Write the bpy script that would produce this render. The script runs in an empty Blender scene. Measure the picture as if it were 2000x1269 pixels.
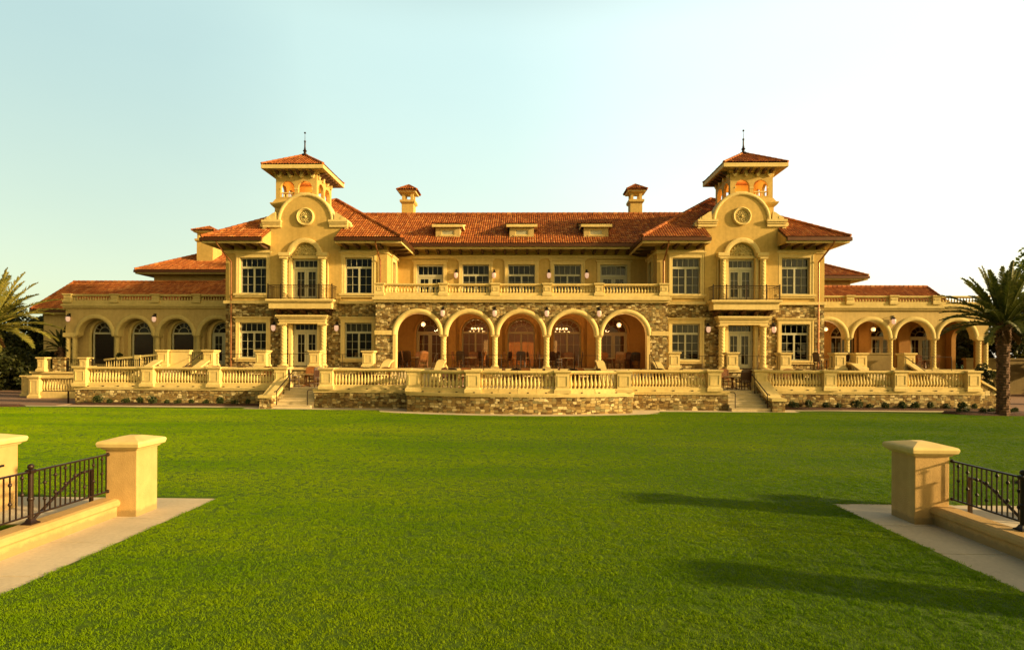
import bpy, bmesh, math, random
from mathutils import Matrix, Vector
from mathutils.geometry import tessellate_polygon
R = math.radians
random.seed(7)
scene = bpy.context.scene
col = scene.collection
PI = math.pi

# ------------------------------------------------------------------ helpers
class MB:
    """collects shapes; build() links them as ONE mesh object"""
    def __init__(self, xf=None):
        self.v = []; self.f = []; self.uv = []; self.m = []; self.xf = xf; self.mi = 0
    def add(self, vs, fs, uvs=None):
        b = len(self.v)
        if self.xf is not None:
            vs = [tuple(self.xf @ Vector(p)) for p in vs]
        self.v += [tuple(p) for p in vs]
        for i, q in enumerate(fs):
            self.f.append([b + k for k in q]); self.m.append(self.mi)
            self.uv.append(uvs[i] if uvs else None)
        return self
    def box(self, x0, x1, y0, y1, z0, z1):
        x0, x1 = sorted((x0, x1)); y0, y1 = sorted((y0, y1)); z0, z1 = sorted((z0, z1))
        return self.add([(x0,y0,z0),(x1,y0,z0),(x1,y1,z0),(x0,y1,z0),(x0,y0,z1),(x1,y0,z1),(x1,y1,z1),(x0,y1,z1)],
            [(0,3,2,1),(4,5,6,7),(0,1,5,4),(1,2,6,5),(2,3,7,6),(3,0,4,7)])
    def frustum(self, cx, cy, z0, z1, a0, b0, a1, b1):
        return self.add([(cx-a0,cy-b0,z0),(cx+a0,cy-b0,z0),(cx+a0,cy+b0,z0),(cx-a0,cy+b0,z0),
            (cx-a1,cy-b1,z1),(cx+a1,cy-b1,z1),(cx+a1,cy+b1,z1),(cx-a1,cy+b1,z1)],
            [(0,3,2,1),(4,5,6,7),(0,1,5,4),(1,2,6,5),(2,3,7,6),(3,0,4,7)])
    def stack(self, cx, cy, prof):
        """square mouldings: list of (z, half width x, half width y)"""
        vs = []; fs = []
        for z, a, b in prof:
            vs += [(cx-a,cy-b,z),(cx+a,cy-b,z),(cx+a,cy+b,z),(cx-a,cy+b,z)]
        for i in range(len(prof)-1):
            o = 4*i
            for k in range(4):
                n = (k+1) % 4
                fs.append((o+k, o+n, o+4+n, o+4+k))
        fs.append((3,2,1,0)); o = 4*(len(prof)-1); fs.append((o,o+1,o+2,o+3))
        return self.add(vs, fs)
    def prism(self, poly, d0, d1, axis='y'):
        """convex or concave polygon extruded along an axis"""
        def P(a, b, d):
            return {'y': (a, d, b), 'x': (d, a, b), 'z': (a, b, d)}[axis]
        n = len(poly); vs = [P(a, b, d0) for a, b in poly] + [P(a, b, d1) for a, b in poly]
        tris = tessellate_polygon([[Vector((a, b, 0)) for a, b in poly]])
        fs = [tuple(t) for t in tris] + [tuple(n+k for k in reversed(t)) for t in tris]
        fs += [(i, (i+1) % n, n+(i+1) % n, n+i) for i in range(n)]
        return self.add(vs, fs)
    def plate(self, outer, holes, d0, d1, axis='y'):
        def P(a, b, d):
            return {'y': (a, d, b), 'x': (d, a, b), 'z': (a, b, d)}[axis]
        loops = [outer] + holes
        flat = [p for l in loops for p in l]; n = len(flat)
        tris = tessellate_polygon([[Vector((a, b, 0)) for a, b in l] for l in loops])
        vs = [P(a, b, d0) for a, b in flat] + [P(a, b, d1) for a, b in flat]
        fs = [tuple(t) for t in tris] + [tuple(n+k for k in reversed(t)) for t in tris]
        o = 0
        for l in loops:
            m = len(l)
            fs += [(o+i, o+(i+1) % m, n+o+(i+1) % m, n+o+i) for i in range(m)]
            o += m
        return self.add(vs, fs)
    def tube(self, p0, p1, r0, r1=None, n=8, cap=True):
        r1 = r0 if r1 is None else r1
        p0 = Vector(p0); p1 = Vector(p1); d = (p1-p0)
        if d.length < 1e-6: return self
        d.normalize(); a = Vector((0,0,1)) if abs(d.z) < .9 else Vector((1,0,0))
        u = d.cross(a).normalized(); w = d.cross(u)
        vs = []
        for p, r in ((p0, r0), (p1, r1)):
            for k in range(n):
                t = 2*PI*k/n
                vs.append(p + u*(r*math.cos(t)) + w*(r*math.sin(t)))
        fs = [(k, n+k, n+(k+1) % n, (k+1) % n) for k in range(n)]
        if cap: fs += [tuple(range(n)), tuple(range(2*n-1, n-1, -1))]
        return self.add(vs, fs)
    def path(self, pts, r, n=8):
        for a, b in zip(pts, pts[1:]): self.tube(a, b, r, r, n)
        return self
    def lathe(self, cx, cy, prof, n=12, twist=None):
        """prof: (z, r); twist=(lobes, turns per metre, depth)"""
        vs = []; fs = []
        for z, r in prof:
            for k in range(n):
                t = 2*PI*k/n; rr = r
                if twist: rr = r*(1 + twist[2]*math.sin(twist[0]*t + 2*PI*twist[1]*z))
                vs.append((cx+rr*math.cos(t), cy+rr*math.sin(t), z))
        for i in range(len(prof)-1):
            for k in range(n):
                k2 = (k+1) % n
                fs.append((i*n+k, i*n+k2, (i+1)*n+k2, (i+1)*n+k))
        fs.append(tuple(range(n-1, -1, -1))); o = (len(prof)-1)*n
        fs.append(tuple(range(o, o+n)))
        return self.add(vs, fs)
    def ball(self, c, r, n=10, sz=1.0):
        m = n//2
        prof = [(c[2] - r*sz*math.cos(PI*i/m), max(1e-4, r*math.sin(PI*i/m))) for i in range(m+1)]
        return self.lathe(c[0], c[1], prof, n)
    def arc_band(self, cx, cz, ri, ro, y0, y1, a0=0, a1=PI, n=24):
        """half ring in the XZ plane with a rounded front"""
        rm = (ri+ro)/2; w = (ro-ri)/2
        sec = [(ri, y1), (ri, y0+.05), (ri+.05, y0), (rm, y0-.015), (ro-.05, y0), (ro, y0+.05), (ro, y1)]
        vs = []; m = len(sec)
        for i in range(n+1):
            a = a0 + (a1-a0)*i/n
            for r, y in sec: vs.append((cx + r*math.cos(a), y, cz + r*math.sin(a)))
        fs = []
        for i in range(n):
            for k in range(m-1):
                fs.append((i*m+k, i*m+k+1, (i+1)*m+k+1, (i+1)*m+k))
        fs += [tuple(range(m)), tuple(range((n+1)*m-1, n*m-1, -1))]
        return self.add(vs, fs)
    def build(self, name, mats, parent=None, smooth=False, bevel=0):
        me = bpy.data.meshes.new(name)
        me.from_pydata(self.v, [], self.f)
        if any(u is not None for u in self.uv):
            lay = me.uv_layers.new(name='UVMap'); li = 0
            for f, u in zip(self.f, self.uv):
                for _ in f:
                    lay.data[li].uv = u or (0, 0); li += 1
        if not isinstance(mats, (list, tuple)): mats = [mats]
        for m in mats: me.materials.append(m)
        if len(mats) > 1: me.polygons.foreach_set('material_index', self.m)
        bm = bmesh.new(); bm.from_mesh(me)
        bmesh.ops.recalc_face_normals(bm, faces=bm.faces)
        bm.to_mesh(me); bm.free()
        if smooth:
            me.polygons.foreach_set('use_smooth', [True]*len(me.polygons))
            try: me.set_sharp_from_angle(angle=R(40))
            except Exception: pass
        o = bpy.data.objects.new(name, me); col.objects.link(o)
        if bevel:
            b = o.modifiers.new('bevel', 'BEVEL'); b.width = bevel; b.segments = 2; b.limit_method = 'ANGLE'
        if parent is not None: attach(o, parent)
        return o

def attach(o, parent):
    """parent without moving: shapes are written in scene metres, origins at zero"""
    o.parent = parent
    o.matrix_parent_inverse = world_of(parent).inverted()
def world_of(o):
    m = Matrix.Translation(o.location) @ o.rotation_euler.to_matrix().to_4x4()
    if o.parent is not None: m = world_of(o.parent) @ o.matrix_parent_inverse @ m
    return m
def tag(o, label=None, cat=None, group=None, kind=None):
    if label: o['label'] = label
    if cat: o['category'] = cat
    if group: o['group'] = group
    if kind: o['kind'] = kind
    return o
def thing(name, label, cat, loc=(0,0,0), rz=0, group=None):
    o = bpy.data.objects.new(name, None); col.objects.link(o)
    o.location = loc; o.rotation_euler = (0, 0, rz); o.empty_display_size = .2
    return tag(o, label, cat, group)
def local(o, parent):
    """child whose mesh is written in its thing's own coordinates"""
    o.parent = parent; return o
def copy_tree(o, parent=None):
    c = o.copy(); col.objects.link(c)
    if parent is not None: c.parent = parent; c.matrix_parent_inverse = o.matrix_parent_inverse.copy()
    for ch in list(o.children): copy_tree(ch, c)
    return c
def dup(o, loc, rz, label, group=None):
    c = copy_tree(o); c.location = loc; c.rotation_euler = (0, 0, rz); c['label'] = label
    if group: c['group'] = group
    return c
def arc_pts(cx, cz, r, a0, a1, n):
    return [(cx + r*math.cos(a0+(a1-a0)*i/n), cz + r*math.sin(a0+(a1-a0)*i/n)) for i in range(n+1)]
def rect(x0, x1, z0, z1): return [(x0,z0),(x1,z0),(x1,z1),(x0,z1)]
def arched(cx, hw, z0, zs, r=None, n=20):
    """opening with a round head"""
    return [(cx-hw, z0), (cx+hw, z0)] + arc_pts(cx, zs, hw, 0, PI, n)

# ------------------------------------------------------------------ materials
def new_mat(name):
    m = bpy.data.materials.new(name); m.use_nodes = True
    nt = m.node_tree; b = nt.nodes['Principled BSDF']
    return m, nt, b
def N(nt, typ, **kw):
    n = nt.nodes.new(typ)
    for k, v in kw.items():
        if k in n.inputs: n.inputs[k].default_value = v
        else: setattr(n, k, v)
    return n
def L(nt, a, b): nt.links.new(a, b)
def ramp(nt, fac, stops):
    r = nt.nodes.new('ShaderNodeValToRGB'); cr = r.color_ramp
    while len(cr.elements) < len(stops): cr.elements.new(.5)
    for e, (p, c) in zip(cr.elements, stops):
        e.position = p; e.color = (*c, 1)
    L(nt, fac, r.inputs[0]); return r.outputs[0]
def coords(nt, scale=None):
    t = nt.nodes.new('ShaderNodeTexCoord')
    if scale is None: return t.outputs['Object']
    mp = nt.nodes.new('ShaderNodeMapping'); mp.inputs['Scale'].default_value = scale
    L(nt, t.outputs['Object'], mp.inputs[0]); return mp.outputs[0]
def mixc(nt, fac, a, b, mode='MIX'):
    m = nt.nodes.new('ShaderNodeMix'); m.data_type = 'RGBA'; m.blend_type = mode
    for s, v in ((m.inputs[0], fac), (m.inputs[6], a), (m.inputs[7], b)):
        if hasattr(v, 'is_linked'): L(nt, v, s)
        else: s.default_value = v if isinstance(v, (int, float)) else (*v, 1)
    return m.outputs[2]
def bump(nt, b, height, strength, dist=.02):
    n = nt.nodes.new('ShaderNodeBump'); n.inputs['Strength'].default_value = strength
    n.inputs['Distance'].default_value = dist
    L(nt, height, n.inputs['Height']); L(nt, n.outputs[0], b.inputs['Normal'])
def noise(nt, vec, scale, detail=4, rough=.55):
    n = N(nt, 'ShaderNodeTexNoise', Scale=scale, Detail=detail, Roughness=rough)
    L(nt, vec, n.inputs['Vector']); return n.outputs['Fac']

def plaster(name, c, c2, rough=.85, fine=60, bs=.35):
    m, nt, b = new_mat(name); v = coords(nt)
    big = noise(nt, v, .55, 5); mid = noise(nt, v, 5, 5)
    a = ramp(nt, big, [(.3, c2), (.7, c)])
    d = ramp(nt, mid, [(.3, (.86,.86,.84)), (.7, (1.06,1.06,1.06))])
    out = mixc(nt, .8, a, d, 'MULTIPLY')
    # rain streaks: narrow in x, long in z
    st = noise(nt, coords(nt, (3, 3, .12)), 1.6, 5)
    out = mixc(nt, .5, out, ramp(nt, st, [(.35, (.84,.82,.78)), (.6, (1,1,1))]), 'MULTIPLY')
    L(nt, out, b.inputs['Base Color']); b.inputs['Roughness'].default_value = rough
    b.inputs['Specular IOR Level'].default_value = .25
    bump(nt, b, noise(nt, v, fine, 3), bs, .01)
    return m
def plain(name, c, rough=.6, metal=0, var=.15, scale=6, bs=0, spec=.4):
    m, nt, b = new_mat(name); v = coords(nt)
    n = noise(nt, v, scale, 5)
    lo = tuple(x*(1-var) for x in c); hi = tuple(min(1, x*(1+var)) for x in c)
    L(nt, ramp(nt, n, [(.3, lo), (.7, hi)]), b.inputs['Base Color'])
    b.inputs['Roughness'].default_value = rough; b.inputs['Metallic'].default_value = metal
    b.inputs['Specular IOR Level'].default_value = spec
    if bs: bump(nt, b, noise(nt, v, scale*6, 4), bs)
    return m

M = {}
M['stucco'] = plaster('stucco', (.59,.405,.13), (.50,.335,.10))
M['stucco_pale'] = plaster('stucco_pale', (.52,.385,.16), (.45,.33,.13))
M['pillar_stucco'] = plaster('pillar_stucco', (.54,.355,.145), (.47,.30,.11), fine=60, bs=.5)
def splash(m):
    nt = m.node_tree; b = nt.nodes['Principled BSDF']; src = b.inputs['Base Color'].links[0].from_socket
    t = nt.nodes.new('ShaderNodeTexCoord'); s = nt.nodes.new('ShaderNodeSeparateXYZ'); L(nt, t.outputs['Object'], s.inputs[0])
    a = nt.nodes.new('ShaderNodeMath'); a.operation = 'MULTIPLY_ADD'; a.inputs[1].default_value = -.16; L(nt, noise(nt, t.outputs['Object'], 9, 6, .7), a.inputs[0]); L(nt, s.outputs[2], a.inputs[2])
    f = ramp(nt, a.outputs[0], [(0, (.55,.55,.55)), (.05, (0,0,0))])
    o = mixc(nt, f, src, (.20,.15,.07))
    sp = noise(nt, t.outputs['Object'], 3.1, 7, .75)
    o = mixc(nt, ramp(nt, sp, [(.60, (0,0,0)), (.72, (.35,.35,.35))]), o, (.36,.25,.11))
    L(nt, o, b.inputs['Base Color'])
splash(M['pillar_stucco'])
M['trim'] = plaster('cast_stone', (.72,.555,.235), (.64,.485,.195), .75, 40, .15)
M['trim_grey'] = plaster('cast_stone_wing', (.58,.46,.19), (.50,.39,.15), .75, 40, .15)
M['olive'] = plaster('shaded_olive_stucco', (.26,.19,.07), (.21,.15,.055))  # shade of the parapet is put into this darker olive colour
M['frame_lamplit'] = plain('lamplit_window_paint', (.25,.175,.07), .45, 0, .05)  # amber lamp glow painted into the frame colour
M['picture'] = plain('pale_picture', (.62,.5,.28), .6, 0, .4, 9)
M['frame'] = plain('window_paint', (.43,.41,.28), .45, 0, .05)
M['gutter'] = plain('copper_gutter', (.085,.030,.010), .45, .4, .25)
M['pipe'] = plain('copper_pipe', (.30,.13,.05), .4, .5, .25)
M['wood_dark'] = plain('stained_timber', (.085,.04,.018), .7, 0, .3, 4)
M['soffit'] = plain('soffit_boards', (.34,.24,.09), .8, 0, .15, 3)
M['iron'] = plain('dark_bronze_iron', (.030,.015,.009), .42, .35, .3, 20)
M['iron_black'] = plain('black_iron', (.012,.008,.006), .42, .3, .3, 20)
M['chair_wood'] = plain('sunlit_mahogany', (.20,.072,.016), .38, 0, .35, 5, .1)  # brighter copy of the chair wood, sunlight put into its colour
M['chair_dark'] = plain('dark_mahogany', (.040,.013,.005), .38, 0, .35, 5, .1)
M['cushion'] = plain('orange_cushion', (.62,.26,.06), .9, 0, .1, 10, .1)
M['table_top'] = plain('pale_table_top', (.55,.40,.20), .35, 0, .1, 8)
M['drape'] = plain('curtain_cloth', (.30,.27,.14), .9, 0, .1, 3)
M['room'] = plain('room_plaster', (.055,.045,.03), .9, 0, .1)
M['room_lit'] = plain('room_wood', (.28,.12,.04), .8, 0, .2)
M['blind'] = plain('brown_blind', (.12,.055,.02), .7, 0, .15, 3)
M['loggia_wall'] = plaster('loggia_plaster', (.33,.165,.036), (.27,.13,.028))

def rubble():
    m, nt, b = new_mat('rubble_stone')
    t = nt.nodes.new('ShaderNodeTexCoord')
    wob = N(nt, 'ShaderNodeTexNoise', Scale=2.2, Detail=3); L(nt, t.outputs['Object'], wob.inputs['Vector'])
    sub = nt.nodes.new('ShaderNodeVectorMath'); sub.operation = 'MULTIPLY_ADD'
    L(nt, wob.outputs['Color'], sub.inputs[0]); sub.inputs[1].default_value = (.05,.05,.05)
    L(nt, t.outputs['Object'], sub.inputs[2])
    mp = nt.nodes.new('ShaderNodeMapping'); mp.inputs['Scale'].default_value = (4.2, 4.2, 7.2)
    L(nt, sub.outputs[0], mp.inputs[0])
    def vor(feature, scale):
        v = nt.nodes.new('ShaderNodeTexVoronoi'); v.distance = 'CHEBYCHEV'; v.feature = feature
        v.inputs['Scale'].default_value = scale; v.inputs['Randomness'].default_value = .62
        L(nt, mp.outputs[0], v.inputs['Vector']); return v
    f1 = vor('F1', 1.0); f2 = vor('F2', 1.0)
    dif = nt.nodes.new('ShaderNodeMath'); dif.operation = 'SUBTRACT'
    L(nt, f2.outputs['Distance'], dif.inputs[0]); L(nt, f1.outputs['Distance'], dif.inputs[1])
    sep = nt.nodes.new('ShaderNodeSeparateColor'); L(nt, f1.outputs['Color'], sep.inputs[0])
    c1 = ramp(nt, sep.outputs[0], [(0, (.095,.052,.016)), (.18, (.19,.115,.036)), (.38, (.31,.205,.072)),
        (.52, (.21,.185,.085)), (.66, (.40,.27,.095)), (.84, (.50,.39,.18)), (1, (.74,.60,.32))])
    gr = noise(nt, t.outputs['Object'], 22, 5)
    c1 = mixc(nt, .7, c1, ramp(nt, gr, [(.25, (.72,.72,.72)), (.75, (1.15,1.15,1.15))]), 'MULTIPLY')
    edge = ramp(nt, dif.outputs[0], [(.01, (0,0,0)), (.09, (1,1,1))])
    out = mixc(nt, edge, (.20,.14,.062), c1)
    L(nt, out, b.inputs['Base Color']); b.inputs['Roughness'].default_value = .9
    b.inputs['Specular IOR Level'].default_value = .2
    h = nt.nodes.new('ShaderNodeMath'); h.operation = 'ADD'
    hs = nt.nodes.new('ShaderNodeMath'); hs.operation = 'MULTIPLY'; hs.inputs[1].default_value = .5
    L(nt, sep.outputs[1], hs.inputs[0])
    L(nt, edge, h.inputs[0]); L(nt, hs.outputs[0], h.inputs[1])
    bump(nt, b, h.outputs[0], .9, .06)
    return m
M['stone'] = rubble()

def tiles_mat():
    m, nt, b = new_mat('clay_tile')
    t = nt.nodes.new('ShaderNodeTexCoord')
    w = nt.nodes.new('ShaderNodeTexWhiteNoise'); w.noise_dimensions = '2D'; L(nt, t.outputs['UV'], w.inputs['Vector'])
    c = ramp(nt, w.outputs['Value'], [(0, (.20,.056,.013)), (.25, (.28,.080,.017)), (.5, (.35,.104,.021)), (.75, (.41,.135,.030)), (.92, (.47,.185,.048)), (1, (.52,.25,.09))])
    n = noise(nt, t.outputs['Object'], .7, 4)
    c = mixc(nt, .8, c, ramp(nt, n, [(.3, (.78,.74,.72)), (.7, (1.08,1.06,1.04))]), 'MULTIPLY')
    li = noise(nt, t.outputs['Object'], 2.3, 6, .7)
    c = mixc(nt, ramp(nt, li, [(.60, (0,0,0)), (.74, (.55,.55,.55))]), c, (.16,.115,.06))
    n2 = noise(nt, t.outputs['Object'], 14, 5)
    c = mixc(nt, .6, c, ramp(nt, n2, [(.3, (.75,.75,.75)), (.7, (1.1,1.1,1.1))]), 'MULTIPLY')
    L(nt, c, b.inputs['Base Color']); b.inputs['Roughness'].default_value = .75
    b.inputs['Specular IOR Level'].default_value = .3
    return m
M['tile'] = tiles_mat()

def glass_mat(name, tint, refl=1.0):
    m = bpy.data.materials.new(name); m.use_nodes = True; nt = m.node_tree; nt.nodes.clear()
    out = nt.nodes.new('ShaderNodeOutputMaterial'); mix = nt.nodes.new('ShaderNodeMixShader')
    tr = nt.nodes.new('ShaderNodeBsdfTransparent'); tr.inputs[0].default_value = (*tint, 1)
    gl = nt.nodes.new('ShaderNodeBsdfGlossy'); gl.inputs['Roughness'].default_value = .02
    fr = nt.nodes.new('ShaderNodeFresnel'); fr.inputs['IOR'].default_value = 1.45
    t = nt.nodes.new('ShaderNodeTexCoord')
    n = nt.nodes.new('ShaderNodeTexNoise'); n.inputs['Scale'].default_value = 1.3
    L(nt, t.outputs['Object'], n.inputs['Vector'])
    bp = nt.nodes.new('ShaderNodeBump'); bp.inputs['Strength'].default_value = .05; bp.inputs['Distance'].default_value = .05
    L(nt, n.outputs['Fac'], bp.inputs['Height']); L(nt, bp.outputs[0], gl.inputs['Normal'])
    mu = nt.nodes.new('ShaderNodeMath'); mu.operation = 'MULTIPLY'; mu.inputs[1].default_value = refl
    L(nt, fr.outputs[0], mu.inputs[0]); L(nt, mu.outputs[0], mix.inputs[0])
    L(nt, tr.outputs[0], mix.inputs[1]); L(nt, gl.outputs[0], mix.inputs[2]); L(nt, mix.outputs[0], out.inputs[0])
    return m
M['glass'] = glass_mat('window_glass', (.42,.42,.38))

def glow(name, c, s):
    m, nt, b = new_mat(name)
    b.inputs['Base Color'].default_value = (.30,.18,.09,1); b.inputs['Emission Color'].default_value = (*c, 1)
    b.inputs['Emission Strength'].default_value = s
    return m
M['globe'] = glow('lit_globe', (1,.62,.28), .55)
M['lantern_glass'] = glow('lit_lantern_glass', (1,.58,.34), .36)
M['candle'] = glow('lit_candle_bulb', (1,.60,.22), 5)

def concrete(name, c, seams=True):
    m, nt, b = new_mat(name); v = coords(nt)
    n = noise(nt, v, .9, 6); f = noise(nt, v, 18, 5)
    o = ramp(nt, n, [(.3, tuple(x*.78 for x in c)), (.7, tuple(x*1.08 for x in c))])
    o = mixc(nt, .7, o, ramp(nt, f, [(.3, (.85,.85,.85)), (.7, (1.06,1.06,1.06))]), 'MULTIPLY')
    L(nt, o, b.inputs['Base Color']); b.inputs['Roughness'].default_value = .85
    b.inputs['Specular IOR Level'].default_value = .25
    bump(nt, b, f, .25, .01); return m
M['concrete'] = concrete('pale_concrete', (.58,.49,.36))
M['terrace_floor'] = concrete('terrace_paving', (.50,.40,.24))
M['step'] = concrete('step_stone', (.66,.54,.33))

def mulch_mat():
    m, nt, b = new_mat('bark_mulch'); v = coords(nt)
    n = noise(nt, v, 16, 6, .7)
    L(nt, ramp(nt, n, [(.3, (.018,.008,.005)), (.5, (.055,.022,.012)), (.75, (.13,.055,.028))]), b.inputs['Base Color'])
    b.inputs['Roughness'].default_value = .95; bump(nt, b, n, 1, .05); return m
M['mulch'] = mulch_mat()
def paver_mat():
    m, nt, b = new_mat('brick_paving')
    br = nt.nodes.new('ShaderNodeTexBrick'); L(nt, coords(nt), br.inputs['Vector'])
    br.inputs['Scale'].default_value = 4; br.inputs['Color1'].default_value = (.23,.115,.07,1)
    br.inputs['Color2'].default_value = (.30,.17,.105,1); br.inputs['Mortar'].default_value = (.13,.08,.05,1)
    n = noise(nt, coords(nt), 1.2, 5)
    L(nt, mixc(nt, .7, br.outputs[0], ramp(nt, n, [(.3,(.7,.7,.7)),(.7,(1.1,1.1,1.1))]), 'MULTIPLY'), b.inputs['Base Color'])
    b.inputs['Roughness'].default_value = .85; return m
M['paver'] = paver_mat()

def lawn_mat(name, k=1.0):
    m, nt, b = new_mat(name); v = coords(nt)
    big = noise(nt, coords(nt, (.12,.32,1)), 1, 5, .6); mid = noise(nt, v, 1.7, 6, .65); fine = noise(nt, v, 55, 4, .7)
    base = ramp(nt, big, [(.3, (.100*k,.205*k,.002)), (.5, (.130*k,.235*k,.0022)), (.72, (.165*k,.26*k,.0025))])
    base = mixc(nt, .75, base, ramp(nt, mid, [(.28, (.72,.84,.7)), (.5, (1,1,1)), (.75, (1.22,1.06,1))]), 'MULTIPLY')
    base = mixc(nt, .8, base, ramp(nt, fine, [(.25, (.55,.6,.5)), (.7, (1.22,1.2,1.1))]), 'MULTIPLY')
    L(nt, base, b.inputs['Base Color']); b.inputs['Roughness'].default_value = .8
    b.inputs['Specular IOR Level'].default_value = .15
    bump(nt, b, fine, .8, .03); return m
M['lawn'] = lawn_mat('lawn_turf', .55)

def leaf_mat(name, c1, c2, sub=.25, trans=.3):
    m = bpy.data.materials.new(name); m.use_nodes = True; nt = m.node_tree; b = nt.nodes['Principled BSDF']
    out = nt.nodes['Material Output']
    g = nt.nodes.new('ShaderNodeNewGeometry')
    c = ramp(nt, g.outputs['Random Per Island'], [(0, c1), (.6, tuple((a+b_)/2 for a, b_ in zip(c1, c2))), (1, c2)])
    n = noise(nt, coords(nt), 1.2, 3)
    c = mixc(nt, .7, c, ramp(nt, n, [(.3,(.65,.7,.6)),(.7,(1.15,1.1,1))]), 'MULTIPLY')
    L(nt, c, b.inputs['Base Color']); b.inputs['Roughness'].default_value = .5; b.inputs['Specular IOR Level'].default_value = .3
    tl = nt.nodes.new('ShaderNodeBsdfTranslucent'); L(nt, c, tl.inputs[0])
    mx = nt.nodes.new('ShaderNodeMixShader'); mx.inputs[0].default_value = trans
    L(nt, b.outputs[0], mx.inputs[1]); L(nt, tl.outputs[0], mx.inputs[2]); L(nt, mx.outputs[0], out.inputs[0])
    return m
M['palm_leaf'] = leaf_mat('palm_frond', (.065,.09,.02), (.165,.165,.035))
M['palm_leaf_sun'] = leaf_mat('sunlit_palm_frond', (.15,.16,.03), (.34,.29,.065))  # lit copy of the frond colour, low sunlight painted in
M['palm_dead'] = leaf_mat('dead_frond', (.12,.06,.02), (.2,.1,.035))
M['leaf_dark'] = leaf_mat('dark_leaf', (.022,.032,.008), (.075,.075,.018))
M['leaf_mid'] = leaf_mat('mid_leaf', (.10,.14,.02), (.22,.26,.05), trans=.55)
M['leaf_shrub'] = leaf_mat('shrub_leaf', (.022,.040,.012), (.07,.09,.025))
def grass_mat():
    m = bpy.data.materials.new('grass_blade'); m.use_nodes = True; nt = m.node_tree; b = nt.nodes['Principled BSDF']; out = nt.nodes['Material Output']
    g = nt.nodes.new('ShaderNodeNewGeometry'); oi = nt.nodes.new('ShaderNodeObjectInfo')
    def sc(v):
        mp = nt.nodes.new('ShaderNodeMapping'); mp.inputs['Scale'].default_value = v; L(nt, g.outputs['Position'], mp.inputs[0]); return mp.outputs[0]
    c = ramp(nt, oi.outputs['Random'], [(0, (.195,.335,.001)), (1, (.265,.40,.002))])
    c = mixc(nt, .9, c, ramp(nt, noise(nt, sc((.10,.34,1)), 1, 4, .55), [(.34, (.66,.82,.8)), (.5, (1,1,1)), (.66, (1.32,1.14,1))]), 'MULTIPLY')
    c = mixc(nt, .9, c, ramp(nt, noise(nt, sc((.5,1.6,1)), 1.3, 5, .6), [(.3, (.82,.90,.8)), (.55, (1.02,1.02,1)), (.75, (1.28,1.12,1))]), 'MULTIPLY')
    c = mixc(nt, ramp(nt, noise(nt, sc((1,1,1)), 2.6, 6, .7), [(.64, (0,0,0)), (.80, (.6,.6,.6))]), c, (.26,.24,.02))
    L(nt, c, b.inputs['Base Color']); b.inputs['Roughness'].default_value = .6; b.inputs['Specular IOR Level'].default_value = .06
    tl = nt.nodes.new('ShaderNodeBsdfTranslucent'); L(nt, c, tl.inputs[0]); mx = nt.nodes.new('ShaderNodeMixShader'); mx.inputs[0].default_value = .4
    L(nt, b.outputs[0], mx.inputs[1]); L(nt, tl.outputs[0], mx.inputs[2]); L(nt, mx.outputs[0], out.inputs[0]); return m
M['grass_blade'] = grass_mat()
def bark_mat():
    m, nt, b = new_mat('palm_bark'); v = coords(nt)
    n = noise(nt, coords(nt, (3,3,9)), 2.2, 5)
    L(nt, ramp(nt, n, [(.3,(.045,.022,.012)),(.7,(.17,.085,.045))]), b.inputs['Base Color'])
    b.inputs['Roughness'].default_value = .95; bump(nt, b, n, .8, .05); return m
M['bark'] = bark_mat()
# ------------------------------------------------------------------ the clubhouse
OX = -0.28
def T3(x, y, z=0): return Matrix.Translation((x, y, z))
def BM(x=0, y=0, rz=0): return MB(T3(OX + x, y) @ Matrix.Rotation(rz, 4, 'Z'))
CH = thing('clubhouse', 'long tan two storey clubhouse with twin belvedere towers and orange tile roofs', 'building', (OX, 38, 2.1))

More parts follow.
